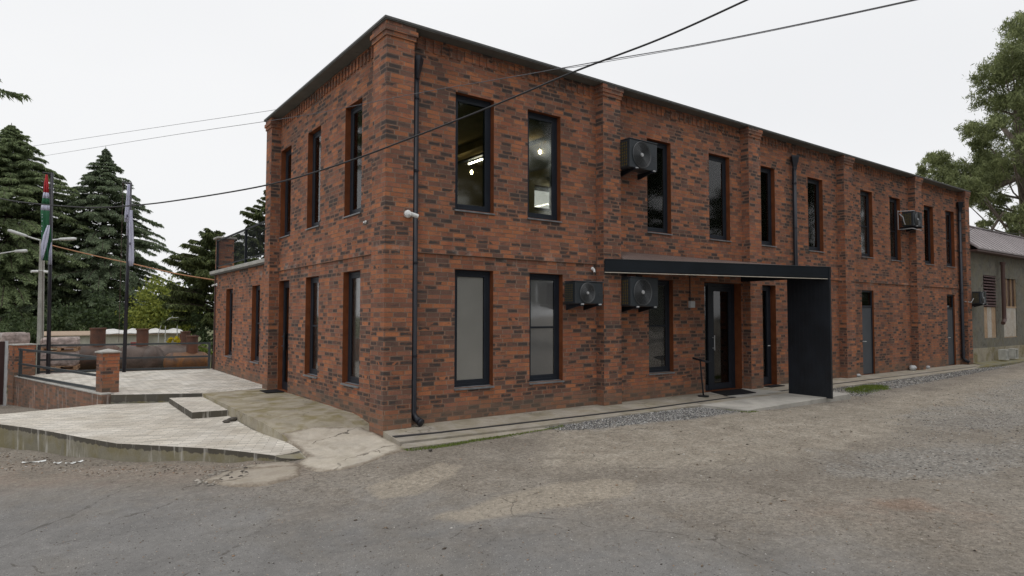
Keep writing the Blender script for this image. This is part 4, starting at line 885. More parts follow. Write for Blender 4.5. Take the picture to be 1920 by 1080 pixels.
# ================================================================ fences, low wall and pillars of the terrace
def brick_post(c, d, a, b2, z0, z1, label, cap=.07):
    o = empty('brick_pillar', (c[0], c[1], z0), label, 'pillar', 'square brick pillars of the terrace')
    mb = MB(); mb.obox(c, d, a, b2, z0, z1); mb.build('shaft', M['brick'], o)
    mb = MB(); v = []
    for s_, z in ((1.0, z1+.001), (1.0, z1+.03), (.0, z1+cap)):
        n_ = (-d[1], d[0])
        if s_ == 0: v.append((c[0], c[1], z)); continue
        for sa, sb in ((-1,-1),(1,-1),(1,1),(-1,1)):
            e = .03; v.append((c[0]+d[0]*(a+e)*sa+n_[0]*(b2+e)*sb, c[1]+d[1]*(a+e)*sa+n_[1]*(b2+e)*sb, z))
    mb.add(v, [(0,3,2,1),(0,1,5,4),(1,2,6,5),(2,3,7,6),(3,0,4,7),(4,5,8),(5,6,8),(6,7,8),(7,4,8)]); mb.build('cap', M['coping'], o); return o
wd = Vector((-5.0+3.40, 13.2-7.72, 0)).normalized(); wd2 = (wd.x, wd.y); wn_ = (-wd.y, wd.x)
brick_post((-3.235, 7.56), wd2, .17, .17, -.1, .92, 'square brick pillar with pale cap at the platform corner', .09)
brick_post((-4.86, 13.62), wd2, .25, .25, -.85, .90, 'square brick pillar with flat cap next to the brown gate', .04)
mb = MB(); A_, B_ = Vector((-3.37, 7.03, 0)), Vector((-5.02, 13.36, 0)); wd2 = tuple((B_-A_).normalized()[:2]); c0 = ((A_.x+B_.x)/2+.11, (A_.y+B_.y)/2+.03); mb.obox(c0, wd2, 3.25, .11, -.95, .035); lw = tag(mb.build('low_brick_wall', M['brick_low']), 'low brick retaining wall with white lime runs under the terrace railing', 'wall')
mb = MB(); mb.obox(c0, wd2, 3.25, .125, .037, .06); mb.build('coping', M['coping'], lw)
def rail_fence(name, p0, p1, zr, zb, label, posts=(0., 1.), w_=.022, hh=.026):
    a, b2 = Vector(p0), Vector(p1); d_ = (b2-a); L = d_.length; d_.normalize(); o = empty(name, (p0[0], p0[1], zb), label, 'railing', 'grey metal railings round the terrace')
    for z in zr:
        mb = MB(); m_ = (a+b2)/2; mb.obox((m_.x, m_.y), (d_.x, d_.y), L/2, w_, z-hh, z+hh); mb.build('rail', M['fence'], o)
    for q in posts:
        p_ = a+(b2-a)*q; mb = MB(); mb.obox((p_.x, p_.y), (d_.x, d_.y), .035, .035, zb, zr[0]+hh+.001); mb.build('post', M['fence'], o)
rail_fence('railing', (-3.36, 7.72, 0), (-4.93, 13.2, 0), (.80, .40, .10), .05, 'three bar grey railing on top of the lime stained low wall', (.02, .97))
rail_fence('railing', (-4.48, 13.95, 0), (-.05, 13.06, 0), (.86, .44, .09), .04, 'three bar grey railing along the far edge of the terrace', (.0, .995))
# brown gate
gt = empty('metal_gate', (-5.3, 13.3, -.8), 'dark brown sheet metal gate left of the brick pillar', 'gate')
mb = MB(); mb.obox((-6.35, 13.0), Vector((1, .30, 0)).normalized()[:2], 1.15, .012, -.72, 1.02)
for k in range(9): q = -1.1+k*.27; dd = Vector((1, .3, 0)).normalized(); mb.obox((-6.35+dd.x*q, 13.0+dd.y*q), dd[:2], .03, .022, -.72, 1.02)
mb.build('panel', M['gate'], gt)
mb = MB(); mb.obox((-5.22, 13.38), (1, 0), .045, .045, -.8, 1.03); mb.build('post', M['lightgrey'], gt)

# flagpoles
def flagpole(base, top, label):
    mb = MB(); mb.tube([base, top], [.055, .038], 12); o = tag(mb.build('flagpole', M['pole'], smooth=True), label, 'flagpole', 'dark flagpoles on the terrace')
    t_ = Vector(top); mb = MB(); mb.tube([t_+Vector((.02, 0, -.04)), t_+Vector((-.22, -.02, -.03))], .022, 8); mb.build('arm', M['pole'], o)
    mb = MB(); b_ = Vector(base); mb.tube([t_+Vector((-.2, -.03, -.05)), b_+Vector((-.16, -.03, .9))], .006, 4); mb.build('halyard', M['pipe_brown'], o)
flagpole((-4.25, 13.72, .04), (-4.315, 13.72, 5.93), 'dark flagpole carrying the red white and green flag')
flagpole((-2.40, 13.22, .04), (-2.36, 13.22, 5.80), 'dark flagpole carrying the plain white flag')
def cloth(mb, rows, y, mi, w_fold=.03):
    """rows: list of (z, xl, xr); pleated hanging strip with real folds, two faces thick"""
    n_ = 7; o0 = len(mb.v)
    for (z, xl, xr) in rows:
        for j in range(n_):
            mb.v.append((xl+(xr-xl)*j/(n_-1), y+w_fold*math.sin(j*2.3+z*1.7), z))
    for i in range(len(rows)-1):
        for j in range(n_-1): mb.f.append((o0+i*n_+j, o0+i*n_+j+1, o0+(i+1)*n_+j+1, o0+(i+1)*n_+j)); mb.m.append(mi)
fl = MB(); X0 = -4.31; k = .0187   # metres per photo pixel at the pole
def fx(px): return X0+(px-99)*k*.80
def fz(py): return 5.93-(py-325)*k
cloth(fl, [(fz(330), fx(89), fx(92)), (fz(345), fx(87), fx(94)), (fz(358), fx(86.5), fx(95))], 13.62, 0)
cloth(fl, [(fz(358), fx(86.5), fx(95)), (fz(367), fx(85), fx(96))], 13.62, 1)
cloth(fl, [(fz(367), fx(85), fx(96)), (fz(377), fx(84), fx(97))], 13.62, 2)
cloth(fl, [(fz(377), fx(84), fx(97)), (fz(386), fx(83), fx(97))], 13.62, 1)
cloth(fl, [(fz(386), fx(83), fx(97)), (fz(396), fx(83.5), fx(97)), (fz(410), fx(85), fx(97)), (fz(425), fx(85), fx(97)), (fz(445), fx(86), fx(97.5)), (fz(464), fx(88), fx(99))], 13.62, 2)
cloth(fl, [(fz(409), fx(94), fx(98)), (fz(425), fx(88), fx(97)), (fz(440), fx(85), fx(95)), (fz(455), fx(85), fx(91)), (fz(464), fx(86), fx(88))], 13.58, 1)
cloth(fl, [(fz(412), fx(98), fx(100)), (fz(430), fx(97), fx(101)), (fz(450), fx(98), fx(102)), (fz(470), fx(97), fx(103))], 13.66, 2)
cloth(fl, [(fz(435), fx(101), fx(101.5)), (fz(450), fx(98), fx(102.5)), (fz(470), fx(97), fx(103.5))], 13.60, 1)
for z in (394, 398, 404, 412, 420): fl.box(fx(85), fx(86.2), 13.575, 13.585, fz(z), fz(z)+.03, 1)
o = fl.build('flag', [M['flag_red'], M['flag_white'], M['flag_green']], smooth=True); sm_ = o.modifiers.new('s', 'SOLIDIFY'); sm_.thickness = .004
tag(o, 'limp folded flag with red top and green and white stripes', 'flag', 'limp flags on the poles')
fl = MB(); X0 = -2.36
def fx(px): return X0+(px-241)*k*.85
def fz(py): return 5.80-(py-342)*k
cloth(fl, [(fz(346), fx(235), fx(239)), (fz(370), fx(234), fx(240)), (fz(395), fx(232), fx(239)), (fz(408), fx(232), fx(239))], 13.12, 0)
cloth(fl, [(fz(388), fx(240), fx(245)), (fz(410), fx(239), fx(246.5)), (fz(440), fx(240), fx(248.5)), (fz(470), fx(240), fx(249.5)), (fz(479), fx(241), fx(248))], 13.12, 0)
cloth(fl, [(fz(396), fx(236), fx(239)), (fz(430), fx(235.5), fx(239))], 13.14, 0)
for z in (443, 441): fl.box(fx(240.5), fx(243), 13.068, 13.078, fz(z+2), fz(z), 1)
fl.box(fx(233), fx(234.5), 13.068, 13.078, fz(404), fz(402), 1); fl.box(fx(235), fx(237), 13.07, 13.08, fz(400), fz(396), 1)
o = fl.build('flag', [M['flag_white'], M['flag_mark']], smooth=True); sm_ = o.modifiers.new('s', 'SOLIDIFY'); sm_.thickness = .004
tag(o, 'limp folded white flag with small dark print', 'flag', 'limp flags on the poles')

# street lamps
def head(o, a, b2):
    a, b2 = Vector(a), Vector(b2); d_ = (b2-a); mb = MB(); mb.tube([a, a+d_*.12, a+d_*.85, b2], [.03, .055, .065, .04], 8); h_ = mb.build('lamp_head', M['zinc'], o, smooth=True)
sl_ = empty('street_lamp', (-4.47, 20.6, -.9), 'concrete lamp post with two opposite white lamp heads', 'street lamp')
mb = MB(); mb.tube([(-4.43, 20.63, -1.0), (-4.49, 20.63, 4.58)], [.12, .085], 4); mb.build('pole', M['post'], sl_)
mb = MB(); mb.tube([(-4.49, 20.63, 4.55), (-4.75, 20.63, 4.62), (-5.0, 20.63, 4.70)], .028, 8); mb.tube([(-4.49, 20.63, 4.55), (-4.2, 20.63, 4.60), (-3.95, 20.63, 4.64)], .028, 8); mb.build('arm', M['zinc'], sl_)
head(sl_, (-4.93, 20.62, 4.68), (-5.53, 20.62, 4.87)); head(sl_, (-4.0, 20.62, 4.64), (-3.42, 20.62, 4.70))
for dx in (-.14, .14):
    o = empty('security_camera', (-4.5+dx, 20.5, 3.4), 'white camera on the %s side of the two headed lamp post' % ('left' if dx < 0 else 'right'), 'security camera', 'white security cameras')
    mb = MB(); mb.tube([(-4.49, 20.55, 3.42), (-4.5+dx, 20.5, 3.42)], .015, 6); mb.build('arm', M['white'], o)
    mb = MB(); mb.tube([(-4.5+dx*.7, 20.5, 3.38), (-4.5+dx*2.1, 20.4, 3.36)], .05, 10); mb.build('body', M['white'], o)
s2_ = empty('street_lamp', (-5.78, 20.6, -.9), 'slim lamp post with one white head at the left edge', 'street lamp')
mb = MB(); mb.tube([(-5.76, 20.6, -1.0), (-5.76, 20.6, 4.0)], [.05, .035], 8); mb.build('pole', M['zinc'], s2_)
mb = MB(); mb.tube([(-5.76, 20.6, 3.98), (-5.3, 20.6, 4.10)], .022, 8); mb.build('arm', M['zinc'], s2_); head(s2_, (-5.33, 20.6, 4.09), (-4.92, 20.6, 4.14))

# ================================================================ tanks
def tank(c, ax, L, r, neck, m, label, legs=True, mneck='rust_neck'):
    """c = centre, ax = unit axis in plan, neck = (offset along axis, radius, height)"""
    c = Vector(c); ax = Vector((ax[0], ax[1], 0)).normalized(); o = empty('steel_tank', (c.x, c.y, c.z-r), label, 'tank', 'rusty steel tanks behind the terrace')
    pts, rs = [], []
    hd = min(r*.75, L*.30)
    for k in range(7): a = math.pi/2*k/6; pts.append(c-ax*(L/2-hd+hd*math.cos(a))); rs.append(max(.01, r*math.sin(a)))
    for k in range(6, -1, -1): a = math.pi/2*k/6; pts.append(c+ax*(L/2-hd+hd*math.cos(a))); rs.append(max(.01, r*math.sin(a)))
    mb = MB(); mb.tube(pts, rs, 36); mb.build('shell', M[m], o, smooth=True)
    mb = MB()
    for q in (-(L/2-hd), L/2-hd): mb.ring(c+ax*q, ax, r+.002, .008, 36)
    mb.build('weld_seam', M[m], o)
    q, nr, nh = neck; b_ = c+ax*q; zt_ = c.z+r+nh
    mb = MB(); mb.tube([(b_.x, b_.y, c.z+r*.6), (b_.x, b_.y, zt_-.04)], nr, 20); mb.build('neck', M[mneck], o, smooth=False)
    mb = MB(); mb.tube([(b_.x, b_.y, zt_-.05), (b_.x, b_.y, zt_)], nr*1.13, 20); mb.build('flange', M[mneck], o)
    if legs:
        for q in (-L*.28, L*.28):
            p_ = c+ax*q; mb = MB(); n_ = ax.cross(Vector((0, 0, 1))); mb.obox((p_.x, p_.y), (n_.x, n_.y), r*.75, .07, float(gz(p_.x, p_.y))-.1, c.z-r*.55); mb.build('saddle', M['grey_rust'], o)
tank((-2.991,17.600,0.227), (1, 0.12), 1.95, 0.47, (0.18, 0.235, 0.6), 'rust', 'long brown rusty tank behind the lime stained wall')
tank((-1.600,16.900,0.149), (0.72, -0.69), 1.70, 0.52, (0.1, 0.19, 0.6), 'grey_rust', 'greyish tank whose round end faces the terrace, behind the white flag pole')
tank((-0.020,18.800,0.035), (1, 0.05), 2.30, 0.56, (0.2, 0.17, 0.52), 'grey_rust', 'long grey brown tank behind the small orange one')
tank((-0.237,15.900,0.091), (1, 0.06), 1.50, 0.35, (0.16, 0.19, 0.58), 'rust_or', 'small orange rusty tank in front, right of the others')
# ================================================================ pallets of wrapped bricks
def pallet(x, y, z, w_, d_, ang, layers, label):
    o = empty('pallet_stack', (x, y, z), label, 'pallet', 'pallets of wrapped bricks'); dx = (math.cos(ang), math.sin(ang)); zz = z
    for L_ in layers:
        mb = MB()
        for q in (-1, 0, 1): mb.obox((x-dx[1]*q*(d_/2-.05), y+dx[0]*q*(d_/2-.05)), dx, w_/2, .045, zz, zz+.02)
        for q in (-1, 0, 1):
            for q2 in (-1, 0, 1): mb.obox((x+dx[0]*q*(w_/2-.06)-dx[1]*q2*(d_/2-.05), y+dx[1]*q*(w_/2-.06)+dx[0]*q2*(d_/2-.05)), dx, .055, .045, zz+.021, zz+.10)
        for q in range(6): q_ = -d_/2+.06+q*(d_-.12)/5; mb.obox((x-dx[1]*q_, y+dx[0]*q_), dx, w_/2, .045, zz+.101, zz+.122)
        mb.build('pallet_base', M['wood'], o)
        mb = MB(); g_ = 7; v = []; r_ = random.Random(int(zz*100)+3)
        for k in range(6):
            z_ = zz+.125+L_*k/5
            for i in range(28):
                s_ = i/28*4; e = int(s_); f_ = s_-e; cx_ = [(-1,-1),(1,-1),(1,1),(-1,1)]; p_ = cx_[e]; q_ = cx_[(e+1) % 4]
                a_ = p_[0]+(q_[0]-p_[0])*f_; b_ = p_[1]+(q_[1]-p_[1])*f_; sh = (1.0 if 0 < k < 5 else .94)+r_.uniform(-.018, .018)
                v.append((x+dx[0]*a_*w_/2*.96*sh-dx[1]*b_*d_/2*.96*sh, y+dx[1]*a_*w_/2*.96*sh+dx[0]*b_*d_/2*.96*sh, z_+r_.uniform(-.012, .012)))
        mb.add(v, [(k*28+i, k*28+(i+1) % 28, (k+1)*28+(i+1) % 28, (k+1)*28+i) for k in range(5) for i in range(28)]+[tuple(5*28+i for i in range(28))]); mb.build('wrapped_bricks', M['wrap'], o)
        zz += .125+L_+.012
pallet(-3.93, 15.6, -.52, 1.0, .9, -.12, (.42, .44, .30), 'three high stack of wrapped brick pallets behind the flagpole')
pallet(-5.17, 17.63, -.62, .78, .8, .2, (.5, .5, .38), 'stack of wrapped brick pallets above the brown gate')

# ================================================================ white building beyond
wb = empty('white_building', (-1.7, 24.4, -1.5), 'low whitewashed building with pale roof sheets beyond the tanks', 'building')
mb = MB(); mb.box(-4.35, .85, 24.2, 27.5, -2.2, .86); mb.build('wall', M['wall_white'], wb)
mb = MB(); mb.add([(-4.55,24.0,.865),(1.05,24.0,.865),(1.05,27.7,.865),(-4.55,27.7,.865),(-4.5,24.05,.91),(1.0,24.05,.91),(1.0,27.7,.98),(-4.5,27.7,.98)], [(0,3,2,1),(4,5,6,7),(0,1,5,4),(1,2,6,5),(2,3,7,6),(3,0,4,7)]); mb.build('roof', M['tile'], wb)
mb = MB(); v = []; r_ = random.Random(4)
for i in range(14):
    for j in range(4): v.append((-2.2+i*.245, 24.0+j*.5, .92+.03*j+(.10 if 0 < j else .0)*math.sin(i*.9)**2+r_.uniform(0, .03)))
mb.add(v, [(i*4+j, i*4+4+j, i*4+5+j, i*4+1+j) for i in range(13) for j in range(3)]); o_ = mb.build('roof_sheet', M['tarp'], wb); sm_ = o_.modifiers.new('s', 'SOLIDIFY'); sm_.thickness = .03
mb = MB(); mb.box(.851, .93, 24.17, 24.30, -2.2, .855); mb.box(-4.42, -4.351, 24.17, 24.30, -2.2, .855); mb.build('corner_trim', M['red'], wb)
mb = MB(); mb.box(-4.0, -3.9, 24.17, 24.199, -1, .80); mb.build('downpipe', M['tile'], wb)
mb = MB(); mb.box(-1.16, -.95, 24.16, 24.195, .22, .52, 0); mb.box(-1.13, -.98, 24.15, 24.16, .41, .45, 1); mb.box(-1.13, -.98, 24.15, 24.16, .31, .34, 1)
o_ = mb.build('notice_board', [M['red'], M['white']]); tag(o_, 'small red notice board on the whitewashed wall', 'sign')
# pipe frame in front
mb = MB(); mb.tube([(.14, 23.6, -1), (.14, 23.6, 1.45), (.30, 23.6, 1.62), (.62, 23.6, 1.63), (.95, 23.6, 1.6)], .022, 6); mb.tube([(.62, 23.6, -1), (.62, 23.6, 1.6)], .022, 6); mb.tube([(.35, 23.6, 1.6), (.0, 23.6, 1.40), (-.12, 23.6, 1.0), (-.14, 23.6, .3)], .016, 6)
mb.tube([(.40, 23.6, 1.62), (.40, 23.6, 1.78)], .03, 6); mb.tube([(.95, 23.6, 1.60), (.95, 23.6, 1.80)], .03, 6)
tag(mb.build('pipe_frame', M['zinc']), 'thin pale pipe frame with curved hose by the white building', 'pipe frame')

# ================================================================ old shed on the right
sh = empty('old_shed', (24, 0, 0), 'old shed with mossy rendered wall, boarded windows and purple grey roof', 'shed')
def shw(a, d_, z): return (a, d_-.1, z)
wall('wall', shw, 23.50, 36, -.4, 4.46, [(25.06, 26.40, .92, 3.38, .10), (27.22, 28.78, .90, 3.33, .10)], 0.0, .3, ('shed_wall', 'shed_wall', 'in_dark', 'in_dark'), sh)
mb = MB(); mb.box(23.5, 36, -.16, -.101, -.3, .55); mb.build('plinth', M['ramp'], sh)
mb = MB(); th = .06
OC = [(0,3,2,1),(4,5,6,7),(0,1,5,4),(1,2,6,5),(2,3,7,6),(3,0,4,7)]
for ya, yb in ((-.46, 1.0), (2.46, 1.0)):
    v = [(23.50,ya,4.28),(36,ya,4.28),(36,yb,5.50),(23.50,yb,5.50)]; mb.add([(x, y, z) for x, y, z in v]+[(x, y, z+th) for x, y, z in v], OC)
for k in range(24): x = 23.55+k*.53; mb.add([(x,-.465,4.335),(x+.03,-.465,4.335),(x+.03,1.0,5.565),(x,1.0,5.565),(x,-.465,4.36),(x+.03,-.465,4.36),(x+.03,1.0,5.59),(x,1.0,5.59)], OC)
mb.box(23.5, 36, .93, 1.07, 5.56, 5.60)
mb.build('roof', M['shed_roof'], sh)
mb = MB(); mb.box(23.5, 36, -.44, -.102, 4.20, 4.265); mb.build('eaves_board', M['pipe_brown'], sh)
mb = MB(); mb.add([(23.52,-.1,4.3),(23.52,2.1,4.3),(23.52,1.0,5.45)], [(0,1,2)]); mb.build('gable', M['shed_wall'], sh)
mb = MB()
for k in range(11): z = 2.16+k*.115; mb.add([(25.08,-.12,z),(26.40,-.12,z),(26.40,-.02,z+.07),(25.08,-.02,z+.07),(25.08,-.12,z+.03),(26.40,-.12,z+.03),(26.40,-.02,z+.10),(25.08,-.02,z+.10)], [(0,3,2,1),(4,5,6,7),(0,1,5,4),(1,2,6,5),(2,3,7,6),(3,0,4,7)])
mb.build('louvre', M['louver'], sh)
for a0, a1, m_ in ((25.09,25.45,'board_or'),(25.47,25.92,'board'),(25.94,26.37,'board_or'),(27.25,27.74,'board'),(27.76,28.24,'board'),(28.26,28.75,'board')):
    mb = MB(); mb.box(a0, a1, -.075, -.035, .93, 2.13); mb.build('shutter', M[m_], sh)
mb = MB(); mb.box(27.25, 28.75, -.02, .0, 2.15, 3.30); mb.build('rusty_panel', M['rust'], sh)
mb = MB(); mb.box(23.5, 36, .5, .55, -.3, 4.3); mb.build('dark_backing', M['in_dark'], sh)  # dark sheet added inside the shed so no sky shows through the louvre
mb = MB()
for a in (27.24, 27.74, 28.26, 28.74): mb.box(a, a+.04, -.08, -.03, 2.13, 3.32)
mb.box(27.2, 28.8, -.09, -.03, 2.11, 2.18); mb.box(27.2, 28.8, -.09, -.03, .86, .925); mb.box(25.06, 26.4, -.09, -.03, .86, .925); mb.build('window_frame', M['board_or'], sh)
mb = MB(); mb.tube([(26.66,-.28,3.84),(26.66,-.28,1.75),(26.62,-.30,1.62),(26.3,-.34,1.50)], .075, 10); mb.tube([(26.66,-.28,3.84),(26.66,-.28,3.95)], .1, 10); mb.build('downpipe', M['pipe_brown'], sh)
for k, x in enumerate((25.55, 26.6)):
    o = MB(); y0, z0, w_, h_, d_ = -.62, .085, .36, .40, .24
    o.box(x, x+.05, y0, y0+d_, z0, z0+h_); o.box(x+w_-.05, x+w_, y0, y0+d_, z0, z0+h_); o.box(x+.05, x+w_-.05, y0, y0+d_, z0+h_-.05, z0+h_); o.box(x+.05, x+w_-.05, y0, y0+d_, z0, z0+.04)
    if k == 0: o.box(x+.15, x+.20, y0, y0+d_, z0+.04, z0+h_-.05); o.box(x+.05, x+.15, y0+.01, y0+d_, z0+.17, z0+.21)
    tag(o.build('hollow_block', M['block']), 'grey hollow block %s, standing by the shed wall' % ('with an inner rib' if k == 0 else 'open in the middle'), 'concrete block', 'hollow blocks by the shed')

# ================================================================ vegetation
def tris(P, D, W, name, m, parent):
    """one narrow triangle leaf per row: base P, direction*length D, half width vector W"""
    N = len(P); V_ = np.empty((N*3, 3)); V_[0::3] = P-W; V_[1::3] = P+W; V_[2::3] = P+D
    return raw_mesh(name, V_, np.arange(N*3).reshape(-1, 3), m, parent)
def quads(P, D, W, name, m, parent):
    N = len(P); V_ = np.empty((N*4, 3)); V_[0::4] = P-D*.5; V_[1::4] = P+W*.5; V_[2::4] = P+D*.5; V_[3::4] = P-W*.5
    return raw_mesh(name, V_, np.arange(N*4).reshape(-1, 4), m, parent)
def cedar(x, y, z0, H, Rad, m, label, seed, z_first=.06, step=.42, nb=8, droop=.35, grp='tall cedars behind the terrace', cone=.85, dens=1.0):
    r = np.random.default_rng(seed); o = empty('cedar_tree', (x, y, z0), label, 'tree', grp)
    mb = MB(); mb.tube([(x, y, z0-.3), (x+.1, y, z0+H*.4), (x, y, z0+H*.8), (x, y, z0+H)], [H*.022, H*.017, H*.008, .015], 8)
    P, D, W = [], [], []; lim = MB(); z = H*z_first; az = r.uniform(0, 6.28)
    while z < H*.99:
        t_ = z/H
        for k in range(1):
            az += 2.4+r.uniform(-.5, .5); L = Rad*((1-t_)**cone)*(r.uniform(.55, 1.15) if r.random() > .12 else r.uniform(1.1, 1.25))+.05
            L *= min(1.0, ((1-t_)/.30))**.45
            up = r.uniform(-.05, .28)+.35*t_; st = Vector((x, y, z0+z)); pts = []
            nseg = max(4, int(L/.45))
            for i in range(nseg+1):
                s_ = i/nseg; pts.append((st.x+math.cos(az)*L*s_, st.y+math.sin(az)*L*s_, st.z+L*(up*s_-droop*s_*s_*1.6)))
            if L > .9: lim.tube(pts, [.05*(1-t_)*(1-i/nseg)+.012 for i in range(nseg+1)], 4, 0, False)
            pts = np.array(pts); m_ = int(L*30*dens)+8
            for s_ in np.sqrt(r.uniform(.03, 1, m_)):
                i = min(int(s_*nseg), nseg-1); f_ = s_*nseg-i; c_ = pts[i]*(1-f_)+pts[i+1]*f_
                side = r.choice((-1, 1)); tw = min(r.uniform(.10, .46)*(L**.5)*(1.05-s_*.75), L*.45); a2_ = az+side*r.uniform(.6, 1.35)
                tip = c_+np.array([math.cos(a2_)*tw, math.sin(a2_)*tw, -tw*r.uniform(.05, .45)])
                q = r.integers(4, 7)
                u_ = r.uniform(.15, 1.05, q)[:, None]; b_ = c_+(tip-c_)*u_
                ln = r.uniform(.08, .22, q)[:, None]*min(1, .45+L*.5)
                dd = np.stack([math.cos(a2_)*.6+r.normal(0, .45, q), math.sin(a2_)*.6+r.normal(0, .45, q), -.35-r.uniform(0, .9, q)], 1)
                dd /= np.linalg.norm(dd, axis=1)[:, None]
                ww = np.cross(dd, r.normal(0, 1, (q, 3))); ww /= np.linalg.norm(ww, axis=1)[:, None]
                P.append(b_); D.append(dd*ln*1.25); W.append(ww*.036)
        z += step/nb*r.uniform(.6, 1.4)*(.65+.55*(1-t_))
    mb.build('trunk', M['bark'], o); lim.build('limbs', M['bark'], o)
    tris(np.vstack(P), np.vstack(D), np.vstack(W), 'crown', M[m], o); return o
def clumps(name, base, blobs, m, label, grp, seed, leaf=.16, dens=150, hang=0.0, trunk=None, bark='bark', wid=.45, gap=.35, cat='tree', clus=.34, bprob=1.0):
    """blobs: (x,y,z,r[,squash]); leaves sit in small twigs-clusters scattered through each blob"""
    r = np.random.default_rng(seed); o = empty(name, base, label, cat, grp); P, D, W = [], [], []
    tb = MB()
    if trunk: 
        for pts, rs in trunk: tb.tube(pts, rs, 8)
    for bl_ in blobs:
        cx_, cy_, cz_, rd = bl_[:4]; sq = bl_[4] if len(bl_) > 4 else .8
        nc = max(5, int(dens*rd*rd/10)); v = r.normal(0, 1, (nc, 3)); v /= np.linalg.norm(v, axis=1)[:, None]
        rad = rd*r.uniform(gap, 1.08, nc)**.6; c_ = np.array([cx_, cy_, cz_])+v*rad[:, None]*np.array([1, 1, sq])
        for q in c_:
            k_ = r.integers(16, 34); s_ = r.normal(0, 1, (k_, 3))*np.array([clus, clus, clus*.7])*min(1, rd)*.6
            P.append(q+s_); dd = r.normal(0, 1, (k_, 3)); dd[:, 2] = dd[:, 2]*(1-hang)-hang*1.6; dd /= np.linalg.norm(dd, axis=1)[:, None]
            ww = np.cross(dd, r.normal(0, 1, (k_, 3))); ww /= np.linalg.norm(ww, axis=1)[:, None]
            L_ = r.uniform(.6, 1.3, (k_, 1))*leaf; D.append(dd*L_); W.append(ww*L_*wid)
        if trunk and r.random() < bprob:
            tp = [Vector(q) for q in trunk[0][0]]; zs_ = cz_-.9*math.hypot(cx_-tp[-1].x, cy_-tp[-1].y)*.5-.2; s0 = tp[0]
            for a_, b_ in zip(tp[:-1], tp[1:]):
                if zs_ >= a_.z: s0 = a_.lerp(b_, min(1, (zs_-a_.z)/max(.01, b_.z-a_.z)))
            e_ = Vector((cx_, cy_, cz_)); mid = s0.lerp(e_, .5)+Vector((0, 0, -.12*(e_-s0).length+.1)); tb.tube([s0, mid, e_], [.06, .04, .012], 5)
    if trunk: tb.build('trunk', M[bark], o)
    quads(np.vstack(P), np.vstack(D), np.vstack(W), 'crown', M[m], o); return o
